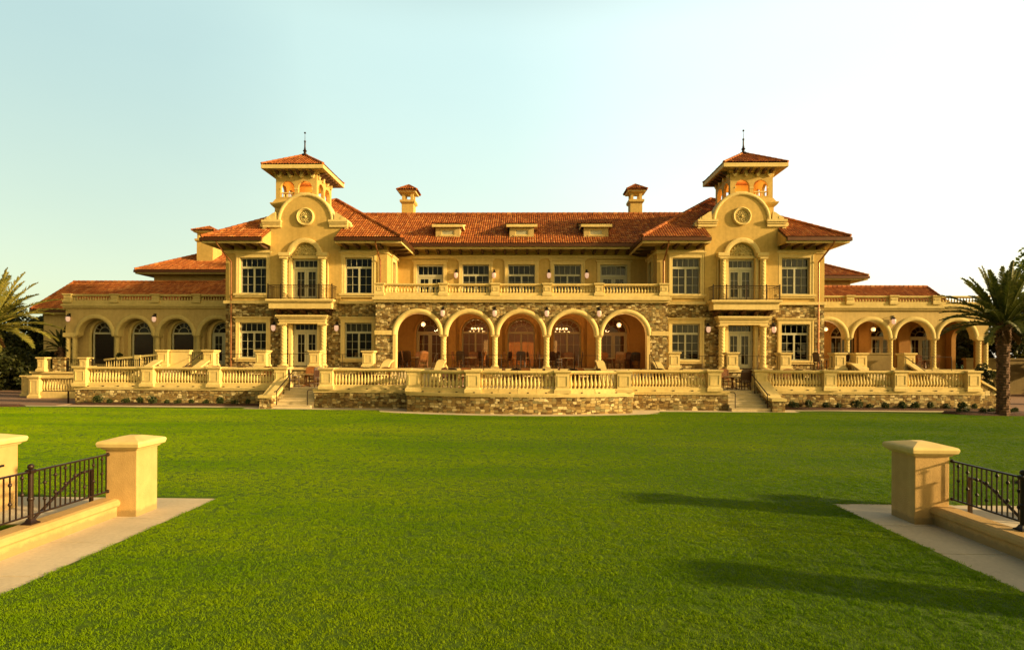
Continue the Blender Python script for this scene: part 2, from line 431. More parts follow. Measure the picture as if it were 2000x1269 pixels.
RID = [0]
def tile_grid(mb, O, es, et, poly, cw=.175, ch=.36):
    """barrel tiles on a sloping plane; poly is convex, in metres along (s) and up (t)"""
    RID[0] += 1; uo = RID[0]*517.0
    O = Vector(O); es = Vector(es).normalized(); et = Vector(et).normalized(); n = es.cross(et).normalized()
    s0 = min(p[0] for p in poly); s1 = max(p[0] for p in poly); t1 = max(p[1] for p in poly); t0 = min(p[1] for p in poly)
    nc = max(1, math.ceil((s1-s0)/cw)); nr = max(1, math.ceil((t1-t0)/ch)); sg = 4
    bm = bmesh.new(); uvl = bm.loops.layers.uv.new('UVMap'); prev = None
    rs = random.Random(RID[0]); jit = [rs.uniform(-.008, .008) for _ in range(nc+1)]
    for j in range(nr):
        rows = []
        cj = [rs.uniform(-.012, .012) for _ in range(nc+1)]
        for e in (0, 1):
            row = []
            for i in range(nc*sg+1):
                fr = (i % sg)/sg; c = i//sg
                h = cw*.26*math.sin(PI*fr) + jit[c] + (.04 if e == 0 else 0.0)
                tt = t0 + (j+e)*ch + (cj[c] if e == 0 else 0)
                row.append(bm.verts.new(O + es*(s0 + i*cw/sg) + et*tt + n*h))
            rows.append(row)
        for i in range(nc*sg):
            f = bm.faces.new((rows[0][i], rows[0][i+1], rows[1][i+1], rows[1][i]))
            for l in f.loops: l[uvl].uv = (uo + i//sg + .5, j + .5)
            if prev:
                f = bm.faces.new((prev[i], prev[i+1], rows[0][i+1], rows[0][i]))
                for l in f.loops: l[uvl].uv = (uo + i//sg + .5, j + .5)
        prev = rows[1]
    k = len(poly); area = sum(poly[i][0]*poly[(i+1) % k][1]-poly[(i+1) % k][0]*poly[i][1] for i in range(k))
    for i in range(k):
        a = poly[i]; b = poly[(i+1) % k]
        d = Vector((b[0]-a[0], b[1]-a[1])); out = Vector((d.y, -d.x)) * (1 if area > 0 else -1)
        if out.length < 1e-6: continue
        bmesh.ops.bisect_plane(bm, geom=bm.verts[:]+bm.edges[:]+bm.faces[:], dist=1e-5,
            plane_co=O + es*a[0] + et*a[1], plane_no=(es*out.x + et*out.y).normalized(), clear_outer=True)
    bm.verts.ensure_lookup_table(); bm.verts.index_update()
    mb.add([v.co[:] for v in bm.verts], [[v.index for v in f.verts] for f in bm.faces],
           [tuple(f.loops[0][uvl].uv) for f in bm.faces])
    bm.free()
def deck(mb, pts):
    """the boards under the tiles, 4 cm below them"""
    mb.add([(p[0], p[1], p[2]-.06) for p in pts], [tuple(range(len(pts)))], [(3.5, 3.5)])
def caps(mb, p0, p1, r=.13):
    p0 = Vector(p0); p1 = Vector(p1); k = max(1, int((p1-p0).length/.42))
    for i in range(k):
        a = p0.lerp(p1, i/k); b = p0.lerp(p1, (i+1.06)/k); f0 = len(mb.f)
        mb.tube(a, b, r*1.12, r*.92, 8)
        for q in range(f0, len(mb.f)): mb.uv[q] = (9000.5 + RID[0]*31 + i, 7.5)
def slope(mb, e0, e1, up, poly, **kw):
    """e0->e1: the eave seen from outside, left to right; up: horizontal run x rise direction"""
    e0 = Vector(e0); e1 = Vector(e1)
    tile_grid(mb, e0, e1-e0, up, poly, **kw)

TAIL = {}
def eave(p0, p1, depth, z, parent, tails=True, gut=True, c0=0.0, c1=0.0, sp=.82, trim='trim', fasc=None):
    """gutter, fascia, soffit boards and rafter tails along one eave (p0 -> p1 left to right from outside)"""
    p0 = Vector((*p0, 0)); p1 = Vector((*p1, 0)); d = p1-p0; Ln = d.length; a = math.atan2(d.y, d.x)
    xf = T3(OX + p0.x, p0.y) @ Matrix.Rotation(a, 4, 'Z')
    if gut: m = MB(xf); m.box(0, Ln, -.13, .03, z-.24, z-.015); m.build('gutter', M['gutter'], parent)
    m = MB(xf)
    if fasc: m.box(0, Ln, -.02, .10, z-fasc, z-.02)
    else: m.box(.03*bool(c0), Ln-.03*bool(c1), .032, .10, z-.38, z-.12)
    m.build('fascia', M[trim], parent)
    m = MB(xf); m.prism([(c0 and .1, .1), (Ln-(c1 and .1), .1), (Ln-c1, depth), (c0, depth)], z-.32, z-.27, 'z'); m.build('soffit', M['soffit'], parent)
    if tails:
        k = max(1, int((Ln-c0-c1-.3)/sp)); off = (Ln-c0-c1-k*sp)/2
        key = round(depth, 2)
        for i in range(k+1):
            x = c0 + off + i*sp
            if key not in TAIL:
                b = MB(); b.prism([(.12,-.32),(depth+.02,-.32),(depth+.02,-.55),(.55*depth,-.55),(.25,-.46),(.12,-.40)], -.08, .08, axis='x'); o = b.build('rafter_tail', M['wood_dark']); TAIL[key] = o.data
            else: o = bpy.data.objects.new('rafter_tail', TAIL[key]); col.objects.link(o)
            q = xf @ Vector((x, 0, z-.002)); o.location = q; o.rotation_euler = (0, 0, a); attach(o, parent)

def wall_plate(mb, outer, holes, y, th=.32): mb.plate(outer, holes, y, y+th)

# -- openings: written around x=0, wall face at y=0, outside is -y
def window(xf, hw, z0, z1, zt, parent, drape='', surround=True, cols=2, rows=3, hood=True, lights=5, lower_cut=None, bl=False):
    w = MB(xf)
    if surround:
        t = .27
        w.box(-hw-t, -hw+.012, -.10, .05, z0-.02, z1+.003); w.box(hw-.012, hw+t, -.10, .05, z0-.02, z1+.003)
        w.box(-hw-t-.005, hw+t+.005, -.104, .05, z1, z1+.26)
        w.box(-hw-t+.05, -hw-t+.12, -.125, -.09, z0, z1+.2); w.box(hw+t-.12, hw+t-.05, -.125, -.09, z0, z1+.2)
        if hood: w.box(-hw-t-.06, hw+t+.06, -.16, .04, z1+.26, z1+.33); w.box(-hw-t-.12, hw+t+.12, -.21, .04, z1+.33, z1+.40)
    else:
        w.box(-hw-.02, hw+.02, .10, .13, z1-.03, z1+.01)
    o = w.build('window', M['trim'], parent)
    s = MB(xf)
    s.box(-hw-.38, hw+.38, -.19, .16, z0-.14, z0-.002); s.box(-hw-.30, hw+.30, -.12, .05, z0-.27, z0-.14)
    if surround: s.build('sill', M['trim'], o)
    f = MB(xf); e = .075; ya, yb = .13, .21
    f.box(-hw, -hw+e, ya, yb, z0, z1); f.box(hw-e, hw, ya, yb, z0, z1)
    f.box(-hw+e, hw-e, ya+.003, yb, z0, z0+e); f.box(-hw+e, hw-e, ya+.003, yb, z1-e, z1)
    f.box(-hw+e, hw-e, ya-.004, yb, zt-.075, zt+.075)
    f.box(-.06, .06, ya-.002, yb, z0+e, zt-.075)
    mu = .012; yc, yd = .155, .20
    for i in range(1, lights):
        x = -hw + 2*hw*i/lights; f.box(x-mu, x+mu, yc, yd, zt+.075, z1-e)
    for sgn in (-1, 1):
        x0 = .06; x1 = hw-e
        for i in range(1, cols):
            x = sgn*(x0 + (x1-x0)*i/cols); f.box(x-mu, x+mu, yc, yd, z0+e, zt-.075)
        for j in range(1, rows):
            z = z0+e + (zt-.075-z0-e)*j/rows; a, b = sorted((sgn*x0, sgn*x1)); f.box(a, b, yc+.003, yd-.002, z-mu, z+mu)
    f.build('frame', M['frame'], o)
    p = MB(xf); p.add([(-hw+.02,.185,z0+.02),(hw-.02,.185,z0+.02),(hw-.02,.185,z1-.02),(-hw+.02,.185,z1-.02)], [(0,1,2,3)])
    p.build('pane', M['glass'], o)
    if drape:
        c = MB(xf)
        def sheet(x0, x1, za, zb, y=.42):
            n = max(4, int((x1-x0)/.05)); vs = []
            for i in range(n+1):
                x = x0+(x1-x0)*i/n; yy = y + .04*math.sin(i*1.9)
                vs += [(x,yy,za),(x,yy,zb)]
            c.add(vs, [(2*i,2*i+2,2*i+3,2*i+1) for i in range(n)])
        if 'l' in drape: sheet(-hw-.1, -hw+.38, z0-.1, z1+.1)
        if 'r' in drape: sheet(hw-.38, hw+.1, z0-.1, z1+.1)
        if 'f' in drape: sheet(-hw-.1, hw+.1, z0-.1, z1+.1, .5)
        if 't' in drape: sheet(-hw-.1, hw+.1, zt-.05, z1+.1, .46)
        c.build('curtain', M['drape'], o)
    return o
def french_door(xf, hw, z0, z1, zt, parent, lights=5, mid=1, rows=3, name='french_door', drape=False, jamb=True):
    w = MB(xf); e = .13
    w.box(-hw, -hw+e, .10, .24, z0, z1); w.box(hw-e, hw, .10, .24, z0, z1)
    w.box(-hw+e, hw-e, .103, .24, z1-e, z1); w.box(-hw+e, hw-e, .095, .24, zt-.1, zt+.09)
    mu = .012
    for i in range(1, lights):
        x = -hw+e + 2*(hw-e)*i/lights; w.box(x-mu, x+mu, .15, .2, zt+.09, z1-e)
    o = w.build(name, M['frame'], parent)
    for sgn in (-1, 1):
        d = MB(xf); xa, xb = .008, hw-e-.006; st = .14
        def bx(a, b, y0, y1, c, dd):
            a, b = sorted((sgn*a, sgn*b)); d.box(a, b, y0, y1, c, dd)
        bx(xa, xa+st, .13, .19, z0+.02, zt-.104); bx(xb-st, xb, .13, .19, z0+.02, zt-.104)
        bx(xa+st, xb-st, .133, .19, z0+.02, z0+.3); bx(xa+st, xb-st, .133, .19, zt-.104-st, zt-.104)
        xm = (xa+xb)/2; bx(xm-mu, xm+mu, .145, .18, z0+.3, zt-.104-st)
        for j in range(1, rows):
            z = z0+.3 + (zt-.104-st-z0-.3)*j/rows; bx(xa+st, xb-st, .148, .177, z-mu, z+mu)
        lf = d.build('door_leaf', M['frame'], o)
    for hx in (-.07, .07): h = MB(xf); h.box(hx-.02, hx+.02, .05, .13, z0+.98, z0+1.06); h.build('handle', M['gutter'], o)
    p = MB(xf); p.add([(-hw+.05,.175,z0+.05),(hw-.05,.175,z0+.05),(hw-.05,.175,z1-.05),(-hw+.05,.175,z1-.05)], [(0,1,2,3)])
    p.build('pane', M['glass'], o)
    if drape:
        c = MB(xf); n = 40; vs = []
        for i in range(n+1):
            x = -hw+2*hw*i/n; vs += [(x,.45+.03*math.sin(i*1.7),z0),(x,.45+.03*math.sin(i*1.7),z1+.1)]
        c.add(vs, [(2*i,2*i+2,2*i+3,2*i+1) for i in range(n)]).build('curtain', M['drape'], o)
    return o
def fan_window(xf, hw, z0, zs, parent, name='arched_window', door=False, blind=False, wood='frame', surround=True, sm=None):
    """round-headed window or door: hub, spokes, lower lights"""
    w = MB(xf)
    if surround:
        w.arc_band(0, zs, hw, hw+.2, -.07, .1)
        w.box(-hw-.2, -hw, -.07, .1, z0, zs); w.box(hw, hw+.2, -.07, .1, z0, zs)
    else:
        w.arc_band(0, zs, hw-.02, hw+.06, -.02, .1)
    o = w.build(name, M[sm or ('trim_grey' if blind else 'trim')], parent)
    f = MB(xf); f.arc_band(0, zs, hw-.10, hw, .12, .21)
    f.box(-hw, -hw+.1, .12, .21, z0, zs); f.box(hw-.1, hw, .12, .21, z0, zs)
    f.box(-hw+.1, hw-.1, .115, .21, zs-.09, zs+.06)
    f.arc_band(0, zs+.06, hw*.42, hw*.42+.05, .15, .2)
    for a in (30, 60, 90, 120, 150):
        ca, sa = math.cos(R(a)), math.sin(R(a))
        f.tube((hw*.44*ca, .175, zs+.06+hw*.44*sa), ((hw-.1)*ca, .175, zs+(hw-.1)*sa), .018, .018, 4)
    if door:
        for sgn in (-1, 1):
            a, b = .01, hw-.1; 
            for (p, q, c, d_) in ((a, a+.13, z0, zs-.09), (b-.13, b, z0, zs-.09), (a+.13, b-.13, z0, z0+.32), (a+.13, b-.13, zs-.22, zs-.09)):
                x0, x1 = sorted((sgn*p, sgn*q)); f.box(x0, x1, .13, .19, c, d_)
            xm = sgn*(a+b)/2; f.box(xm-.015, xm+.015, .15, .18, z0+.32, zs-.22)
            for j in (1, 2):
                z = z0+.32 + (zs-.22-z0-.32)*j/3; x0, x1 = sorted((sgn*(a+.13), sgn*(b-.13))); f.box(x0, x1, .152, .178, z-.015, z+.015)
    elif not blind:
        f.box(-.06, .06, .118, .21, z0, zs-.09); f.box(-hw+.1, hw-.1, .122, .21, z0, z0+.1)
        for sgn in (-1, 1):
            xm = sgn*hw*.48; f.box(xm-.015, xm+.015, .15, .19, z0+.1, zs-.09)
            for j in (1, 2):
                z = z0+.1 + (zs-.19-z0)*j/3; x0, x1 = sorted((sgn*.06, sgn*(hw-.1))); f.box(x0, x1, .153, .187, z-.015, z+.015)
    f.build('frame', M[wood], o)
    p = MB(xf); loop = arched(0, hw-.03, z0+.02, zs); p.add([(a, .178, b) for a, b in loop], [tuple(range(len(loop)))])
    p.build('pane', M['glass'], o)
    if blind:
        b = MB(xf)
        for k in range(int((zs-.1-z0)/.12)):
            z = zs-.1-k*.12; b.box(-hw+.1, hw-.1, .20 + .006*(k % 2), .215 + .006*(k % 2), z-.117, z)
        b.build('blind', M['blind'], o)
    return o
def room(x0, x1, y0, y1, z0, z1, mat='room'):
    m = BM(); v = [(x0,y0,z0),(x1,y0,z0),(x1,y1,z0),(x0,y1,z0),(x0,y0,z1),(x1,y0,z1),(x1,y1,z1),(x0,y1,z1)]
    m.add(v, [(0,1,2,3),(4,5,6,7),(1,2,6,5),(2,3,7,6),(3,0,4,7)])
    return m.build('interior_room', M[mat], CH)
def twisted(mb, x, y, z0, z1, r):
    """twisted shaft with moulded base and capital"""
    h = z1-z0
    mb.stack(x, y, [(z0, r*1.45, r*1.45), (z0+.10, r*1.45, r*1.45)])
    pr = [(z0+.10, r*1.3), (z0+.14, r*1.35), (z0+.18, r*1.1), (z0+.24, r)]
    n = int((z1-z0)/.028); za = z0+.26; zb = z1-.24
    mb.lathe(x, y, pr, 16)
    mb.lathe(x, y, [(za + (zb-za)*i/n, r*.97) for i in range(n+1)], 24, (4, 4.4, .06))
    mb.lathe(x, y, [(zb-.01, r), (zb+.03, r*1.12), (zb+.07, r*1.02), (zb+.14, r*1.3)], 16)
    mb.stack(x, y, [(zb+.14, r*1.42, r*1.42), (z1, r*1.5, r*1.5)])

TX = 15.2     # tower block centre
for sg in (-1, 1):
    tx = sg*TX
    X = lambda u: tx + sg*u      # u>0 is away from the middle of the house
    def rc(a, b, c, d):
        a, b = sorted((a, b)); return rect(a, b, c, d)
    wA, wB = X(3.76), X(-3.74)   # outer and inner window centres
    HW = .97
    # lower walls of rubble, upper walls of stucco
    st = BM()
    holes = [rc(wA-HW, wA+HW, 2.75, 5.25), rc(wB-HW, wB+HW, 2.75, 5.25), rc(tx-.9, tx+.9, 2.13, 5.25)]
    st.plate(rc(X(5.75), X(-5.75), 1.0, 6.6), holes, 38.0, 38.32)
    st.box(*sorted((X(5.75), X(5.43))), 38.32, 46, 1.0, 6.6)
    st.box(*sorted((X(-5.75), X(-5.43))), 38.32, 41.5, 1.0, 6.6)
    st.build('stone_wall', M['stone'], CH)
    up = BM()
    holes = [rc(wA-HW, wA+HW, 7.3, 9.82), rc(wB-HW, wB+HW, 7.3, 9.82)]
    # upper plate in two pieces either side of the projecting bay
    up.plate(rc(X(5.75), X(2.48), 6.6, 10.75), holes[:1], 38.0, 38.32)
    up.plate(rc(X(-5.75), X(-2.48), 6.6, 10.75), holes[1:], 38.0, 38.32)
    up.box(*sorted((X(5.75), X(5.43))), 38.32, 50, 6.6, 10.75)
    inner = BM(X(-5.75), 0)
    nw = rect(39.35, 40.25, 7.3, 9.82)
    up.plate(rect(38.32, 41.5, 6.6, 10.75), [nw], *sorted((X(-5.75), X(-5.43))), axis='x')
    # the bay with its curved gable
    ol = [(-2.5,6.6),(2.5,6.6),(2.5,11.8),(2.72,11.9),(2.95,11.95),(2.95,12.35),(2.0,12.35)] + arc_pts(0, 12.35, 1.98, 0, PI, 28)[1:-1] + [(-2.0,12.35),(-2.95,12.35),(-2.95,11.95),(-2.72,11.9),(-2.5,11.8)]
    bay_door = arched(0, .93, 6.82, 9.9)
    up.plate([(tx+a, b) for a, b in ol], [[(tx+a, b) for a, b in bay_door]], 37.86, 38.5)
    # return walls that close the eaves beside the bay
    for s2 in (-1, 1):
        up.prism([(36.66, 10.62), (36.66, 10.90), (37.88, 11.68), (37.88, 10.62)], *sorted((X(s2*2.46), X(s2*2.58))), axis='x')
    up.build('stucco_wall', M['stucco'], CH)
    # trims
    def course(*bs):
        t = BM(); [t.box(*q) for q in bs]; t.build('string_course', M['trim'], CH)
    for a, b in ((5.83, 2.42), (-2.42, -5.83)): course((*sorted((X(a), X(b))), 37.84, 38.1, 6.57, 6.77))
    course((*sorted((X(5.75), X(5.85))), 37.9, 46, 6.575, 6.765))
    for a, b in ((5.80, 2.50), (-2.50, -5.80)):
        course((*sorted((X(a), X(b))), 37.93, 38.02, 10.12, 10.222), (*sorted((X(a+.02*(a>0)), X(b-.02*(b<-3)))), 37.87, 38.02, 10.22, 10.34))
    course((*sorted((X(-5.75), X(-5.84))), 38.02, 41.45, 10.12, 10.30))
    gm = BM()
    gm.arc_band(tx, 12.35, 1.77, 2.01, 37.77, 38.56)
    for s2 in (-1, 1):
        x0, x1 = sorted((tx+s2*1.72, tx+s2*3.0))
        gm.box(x0, x1, 37.74, 38.56, 11.93, 12.14); gm.box(x0-.02, x1+.02, 37.68, 38.58, 12.14, 12.26); gm.box(x0-.05, x1+.05, 37.62, 38.60, 12.26, 12.42)
        # little scroll on the shoulder and its side
        gm.prism([(tx+s2*2.05,12.42),(tx+s2*2.9,12.42),(tx+s2*2.84,12.58),(tx+s2*2.66,12.66),(tx+s2*2.5,12.78),(tx+s2*2.3,12.92),(tx+s2*2.1,13.0)], 37.76, 38.0)
        gm.tube((tx+s2*2.62,37.74,12.56),(tx+s2*2.62,38.02,12.56),.13,.13,12)
        gm.tube((tx+s2*3.06,37.8,12.10),(tx+s2*3.06,38.5,12.10),.16,.16,12); gm.tube((tx+s2*2.9,37.8,11.80),(tx+s2*2.9,38.5,11.80),.15,.15,12)
    gm.build('gable_moulding', M['trim'], CH)
    # rose medallion
    ro = BM(); zc = 12.66; yc = 37.86
    for r0, r1, pr in ((.50, .64, .16), (.44, .50, .11)):
        ro.arc_band(tx, zc, r0, r1, yc-pr, yc+.02, 0, 2*PI, 40)
    rs = ro.build('rose_medallion', M['trim'], CH)
    rc2 = BM(); rc2.tube((tx, yc-.03, zc), (tx, yc+.02, zc), .45, .45, 32)
    for k in range(12):
        a = 2*PI*k/12; rc2.ball((tx+.33*math.cos(a), yc-.03, zc+.33*math.sin(a)), .062, 8)
        a += PI/12; rc2.tube((tx+.13*math.cos(a), yc-.05, zc+.13*math.sin(a)), (tx+.28*math.cos(a), yc-.05, zc+.28*math.sin(a)), .025, .045, 6)
    rc2.ball((tx, yc-.03, zc), .12, 10)
    rc2.build('carved_rose', M['trim_grey'], rs)
    # doorway of the balcony: columns, arch, carved tympanum
    dw = BM(); 
    dw.arc_band(tx, 9.9, .92, 1.27, 37.66, 37.95)
    for s2 in (-1, 1):
        x0, x1 = sorted((tx+s2*.95, tx+s2*1.72)); dw.box(x0, x1, 37.42, 37.95, 9.86, 10.10); dw.box(x0+.03, x1-.03, 37.47, 37.95, 9.76, 9.86)
        x0, x1 = sorted((tx+s2*.92, tx+s2*1.12)); dw.box(x0, x1, 37.70, 37.95, 6.8, 9.76)
        x0, x1 = sorted((tx+s2*1.60, tx+s2*1.66)); dw.box(x0, x1, 37.74, 37.95, 6.8, 9.76)
    dw.box(tx-.93, tx+.93, 37.80, 38.3, 9.74, 9.92)
    dsur = dw.build('balcony_doorway', M['trim'], CH)
    for s2 in (-1, 1):
        c = BM(); twisted(c, tx+s2*1.36, 37.60, 6.78, 9.75, .185); c.build('twisted_column', M['trim'], dsur, True)
    ty = BM(); lp = [(tx-.92, 9.92), (tx+.92, 9.92)] + arc_pts(tx, 9.92, .92, 0, PI, 20)[1:-1]
    ty.prism(lp, 37.99, 38.2)
    rr = random.Random(3)
    for k in range(9):
        a = R(10+20*k); ca, sa = math.cos(a), math.sin(a)
        ty.tube((tx+.22*ca, 37.97, 9.95+.22*sa), (tx+.56*ca, 37.97, 9.95+.56*sa), .045, .02, 6)
        ty.tube((tx+.70*ca-.03, 37.975, 9.95+.70*sa), (tx+.70*ca+.03, 37.975, 9.95+.70*sa+.01), .085, .085, 10)
        a += R(10)
        if k < 8: ty.ball((tx+.5*math.cos(a), 37.98, 9.95+.5*math.sin(a)), .055, 8); ty.ball((tx+.8*math.cos(a), 37.98, 9.95+.8*math.sin(a)), .04, 8)
    ty.ball((tx, 37.97, 10.06), .14, 10); ty.ball((tx, 37.97, 10.36), .09, 10)
    ty.build('carved_tympanum', M['trim_grey'], dsur)
    french_door(T3(OX+tx, 37.95), .93, 6.82, 9.74, 9.08, CH, drape=True)
    # balcony
    bl = BM(); 
    bl.box(tx-2.20, tx+2.20, 36.98, 38.0, 6.14, 6.56); bl.box(tx-2.27, tx+2.27, 36.90, 38.0, 6.56, 6.64); bl.box(tx-2.36, tx+2.36, 36.82, 37.86, 6.64, 6.79)
    bal = bl.build('balcony', M['trim'], CH, bevel=.015)
    for k in range(5):
        b = BM(); x = tx-1.75+.875*k
        b.prism([(36.98+.2, 6.14), (38.02, 6.14), (38.02, 5.72), (37.8, 5.74), (37.5, 5.9), (37.25, 6.0)], x-.12, x+.12, axis='x'); b.build('bracket', M['wood_dark'], bal)
    b = BM(); b.box(tx-2.1, tx+2.1, 37.6, 38.0, 6.03, 6.142); b.build('soffit', M['wood_dark'], bal)
    rl = BM(); yr = 36.95; zr = 6.79
    for pts in ([(tx-2.22, 37.86), (tx-2.22, yr)], [(tx-2.22, yr), (tx+2.22, yr)], [(tx+2.22, yr), (tx+2.22, 37.86)]):
        (a, b_), (c_, d_) = pts
        rl.tube((a, b_, zr+.95), (c_, d_, zr+.95), .026); rl.tube((a, b_, zr+.08), (c_, d_, zr+.08), .018); rl.tube((a, b_, zr+.80), (c_, d_, zr+.80), .014)
        n = int(math.hypot(c_-a, d_-b_)/.115)
        for i in range(1, n):
            x = a+(c_-a)*i/n; y = b_+(d_-b_)*i/n; rl.tube((x, y, zr+.08), (x, y, zr+.95), .0095, .0095, 5, False)
    for x in (-2.22, -1.32, 0, 1.32, 2.22):
        rl.box(tx+x-.032, tx+x+.032, yr-.032, yr+.032, zr, zr+1.0); rl.ball((tx+x, yr, zr+1.03), .045, 8)
    rl.build('railing', M['iron'], bal)
    # windows
    for cx, dr in ((wA, 'lr'), (wB, 'l' if sg < 0 else 'rt')):
        window(T3(OX+cx, 38), HW, 7.3, 9.82, 9.15, CH, 'lrt' if sg > 0 else dr)
        window(T3(OX+cx, 38), HW, 2.75, 5.25, 4.57, CH, 't' if cx == wB else '')
    window(T3(OX+X(-5.75), 39.8) @ Matrix.Rotation(R(90 if sg < 0 else -90), 4, 'Z'), .45, 7.3, 9.82, 9.15, CH, '', lights=2, cols=1)
    # ground floor doorway: entablature on two twisted columns
    gd = BM(); gd.box(tx-1.62, tx+1.62, 37.36, 38.05, 5.14, 5.30); gd.box(tx-1.66, tx+1.66, 37.32, 38.05, 5.30, 5.50); gd.box(tx-1.75, tx+1.75, 37.22, 38.05, 5.50, 5.60); gd.box(tx-1.82, tx+1.82, 37.14, 38.05, 5.60, 5.72)
    for s2 in (-1, 1):
        x0, x1 = sorted((tx+s2*.9, tx+s2*1.12)); gd.box(x0, x1, 37.72, 38.05, 2.1, 5.14)
    gs = gd.build('door_surround', M['trim'], CH)
    for s2 in (-1, 1):
        c = BM(); twisted(c, tx+s2*1.40, 37.62, 2.13, 5.14, .21); c.build('twisted_column', M['trim'], gs, True)
    french_door(T3(OX+tx, 38.02), .9, 2.16, 5.25, 4.66, CH)
    # downpipes
    dp = BM(); px = X(5.3); dp.path([(px+sg*.35, 36.55, 10.7), (px+sg*.30, 36.75, 10.45), (px, 37.88, 9.5), (px, 37.9, 2.1)], .055); dp.build('downpipe', M['pipe'], CH, True)
    dp = BM(); px = X(-5.3); dp.path([(px, 36.6, 10.7), (px, 36.8, 10.4), (px, 37.88, 9.6), (px, 37.9, 6.8)], .055); dp.build('downpipe', M['pipe'], CH, True)
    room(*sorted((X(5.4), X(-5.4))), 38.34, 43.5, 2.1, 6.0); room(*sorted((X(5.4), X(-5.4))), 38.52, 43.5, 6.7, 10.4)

    # hip roof of the tower block
    rx = sg*15.0; h = 6.9; z0 = 10.95; sl = .66; k = math.sqrt(1+sl*sl); y0 = 36.6
    rf = BM(); up_ = (0, 1, sl)
    ex = [tx-2.5-(rx-h), tx+2.5-(rx-h)]
    def hipclip(a, b, tl):       # front slope piece between s=a..b from height tl
        A = [(a, tl), (b, tl)]
        if b <= h: A += [(b, b*k), (a, a*k)] if a > 1e-6 else [(b, b*k)]
        elif a >= h: A += ([(b, (2*h-b)*k)] if b < 2*h-1e-6 else []) + [(a, (2*h-a)*k)]
        else: A += [(b, (2*h-b)*k), (h, h*k), (a, a*k)]
        return A
    tile_grid(rf, (rx-h, y0, z0), (1,0,0), up_, hipclip(0, ex[0], 0))
    tile_grid(rf, (rx-h, y0, z0), (1,0,0), up_, hipclip(ex[0], ex[1], (38.45-y0)*k))
    tile_grid(rf, (rx-h, y0, z0), (1,0,0), up_, hipclip(ex[1], 2*h, 0))
    tile_grid(rf, (rx+h, y0, z0), (0,1,0), (-1,0,sl), [(0,0),(2*h,0),(h,h*k)])
    tile_grid(rf, (rx-h, y0+2*h, z0), (0,-1,0), (1,0,sl), [(0,0),(2*h,0),(h,h*k)])
    ap = (rx, y0+h, z0+h*sl)
    deck(rf, [(rx+h, y0+2*h, z0), (rx-h, y0+2*h, z0), ap])
    deck(rf, [(rx-h, y0, z0), (rx-h, y0+2*h, z0), ap]); deck(rf, [(rx+h, y0, z0), (rx+h, y0+2*h, z0), ap])
    for xa, xb in ((rx-h, tx-2.5), (tx+2.5, rx+h)):
        ua, ub = xa-(rx-h), xb-(rx-h)
        deck(rf, [(xa, y0, z0), (xb, y0, z0)] + ([(xb, y0+ub, z0+ub*sl)] if xb < rx else [(xa, y0+2*h-ua, z0+(2*h-ua)*sl)]))
    deck(rf, [(tx-2.5, 38.45, z0+1.85*sl), (tx+2.5, 38.45, z0+1.85*sl), (tx+2.5, y0+h-abs(tx+2.5-rx), z0+(h-abs(tx+2.5-rx))*sl), ap, (tx-2.5, y0+h-abs(tx-2.5-rx), z0+(h-abs(tx-2.5-rx))*sl)])
    for cxx, cyy in ((rx-h, y0), (rx+h, y0), (rx-h, y0+2*h), (rx+h, y0+2*h)): caps(rf, (cxx, cyy, z0+.06), (ap[0], ap[1], ap[2]+.06))
    roof = rf.build('roof', M['tile'], CH)
    eave((rx-h, y0), (tx-2.5, y0), 1.42, z0, roof, c0=1.2); eave((tx+2.5, y0), (rx+h, y0), 1.42, z0, roof, c1=1.2)
    eave((rx+h, y0), (rx+h, y0+2*h), 1.2, z0, roof, c0=1.4, tails=sg < 0, sp=1.2); eave((rx-h, y0+2*h), (rx-h, y0), 1.2, z0, roof, c1=1.4, tails=sg > 0, sp=1.2)

    # belvedere
    bx, by, b = sg*16.15, 40.0, 1.48
    bw = BM(); bw.box(bx-b-.05, bx+b+.05, by-b-.05, by+b+.05, 11.9, 13.45)
    bw.stack(bx, by, [(13.45, b+.05, b+.05), (13.62, b+.22, b+.22), (13.74, b+.30, b+.30), (13.80, b+.30, b+.30), (13.86, b+.16, b+.16), (14.12, b+.03, b+.03), (14.13, b-.3, b-.3)])
    hs = lambda c: [arched(c-.63, .50, 14.28, 14.92), arched(c+.63, .50, 14.28, 14.92)]
    bw.plate(rect(bx-b, bx+b, 14.0, 16.2), hs(bx), by-b, by-b+.22); bw.plate(rect(bx-b, bx+b, 14.0, 16.2), hs(bx), by+b-.22, by+b)
    bw.plate(rect(by-b+.22, by+b-.22, 14.0, 16.2), hs(by), bx-b, bx-b+.22, axis='x'); bw.plate(rect(by-b+.22, by+b-.22, 14.0, 16.2), hs(by), bx+b-.22, bx+b, axis='x')
    bo = bw.build('belvedere', M['stucco'], CH)
    bt = BM()
    for s2 in (-1, 1):
        for d in range(2):
            for q in range(4):
                u = -1.2 + .8*q + 0
                xx, yy = (bx+u, by+s2*(b+.07)) if d == 0 else (bx+s2*(b+.07), by+u)
                w_ = (.13, .09) if d == 0 else (.09, .13)
                bt.stack(xx, yy, [(15.62, w_[0]*.4, w_[1]*.6), (15.78, w_[0], w_[1]), (15.98, w_[0]*1.3, w_[1])])
    bt.stack(bx, by, [(15.96, b+.02, b+.02), (15.97, b+.14, b+.14), (16.08, b+.16, b+.16)])
    for sx in (-1, 0, 1):
        bt.box(bx+sx*1.12*1.0-.05-.09*(sx==0), bx+sx*1.12+.05+.09*(sx==0), by-b-.03, by-b+.02, 14.82, 14.90)
    for q in (-.62, .62):
        for u in (-.32, -.11, .11, .32): bt.lathe(bx+q+u, by-b+.12, [(14.3,.04),(14.42,.05),(14.55,.03)], 8)
        bt.box(bx+q-.44, bx+q+.44, by-b+.04, by-b+.2, 14.55, 14.62)
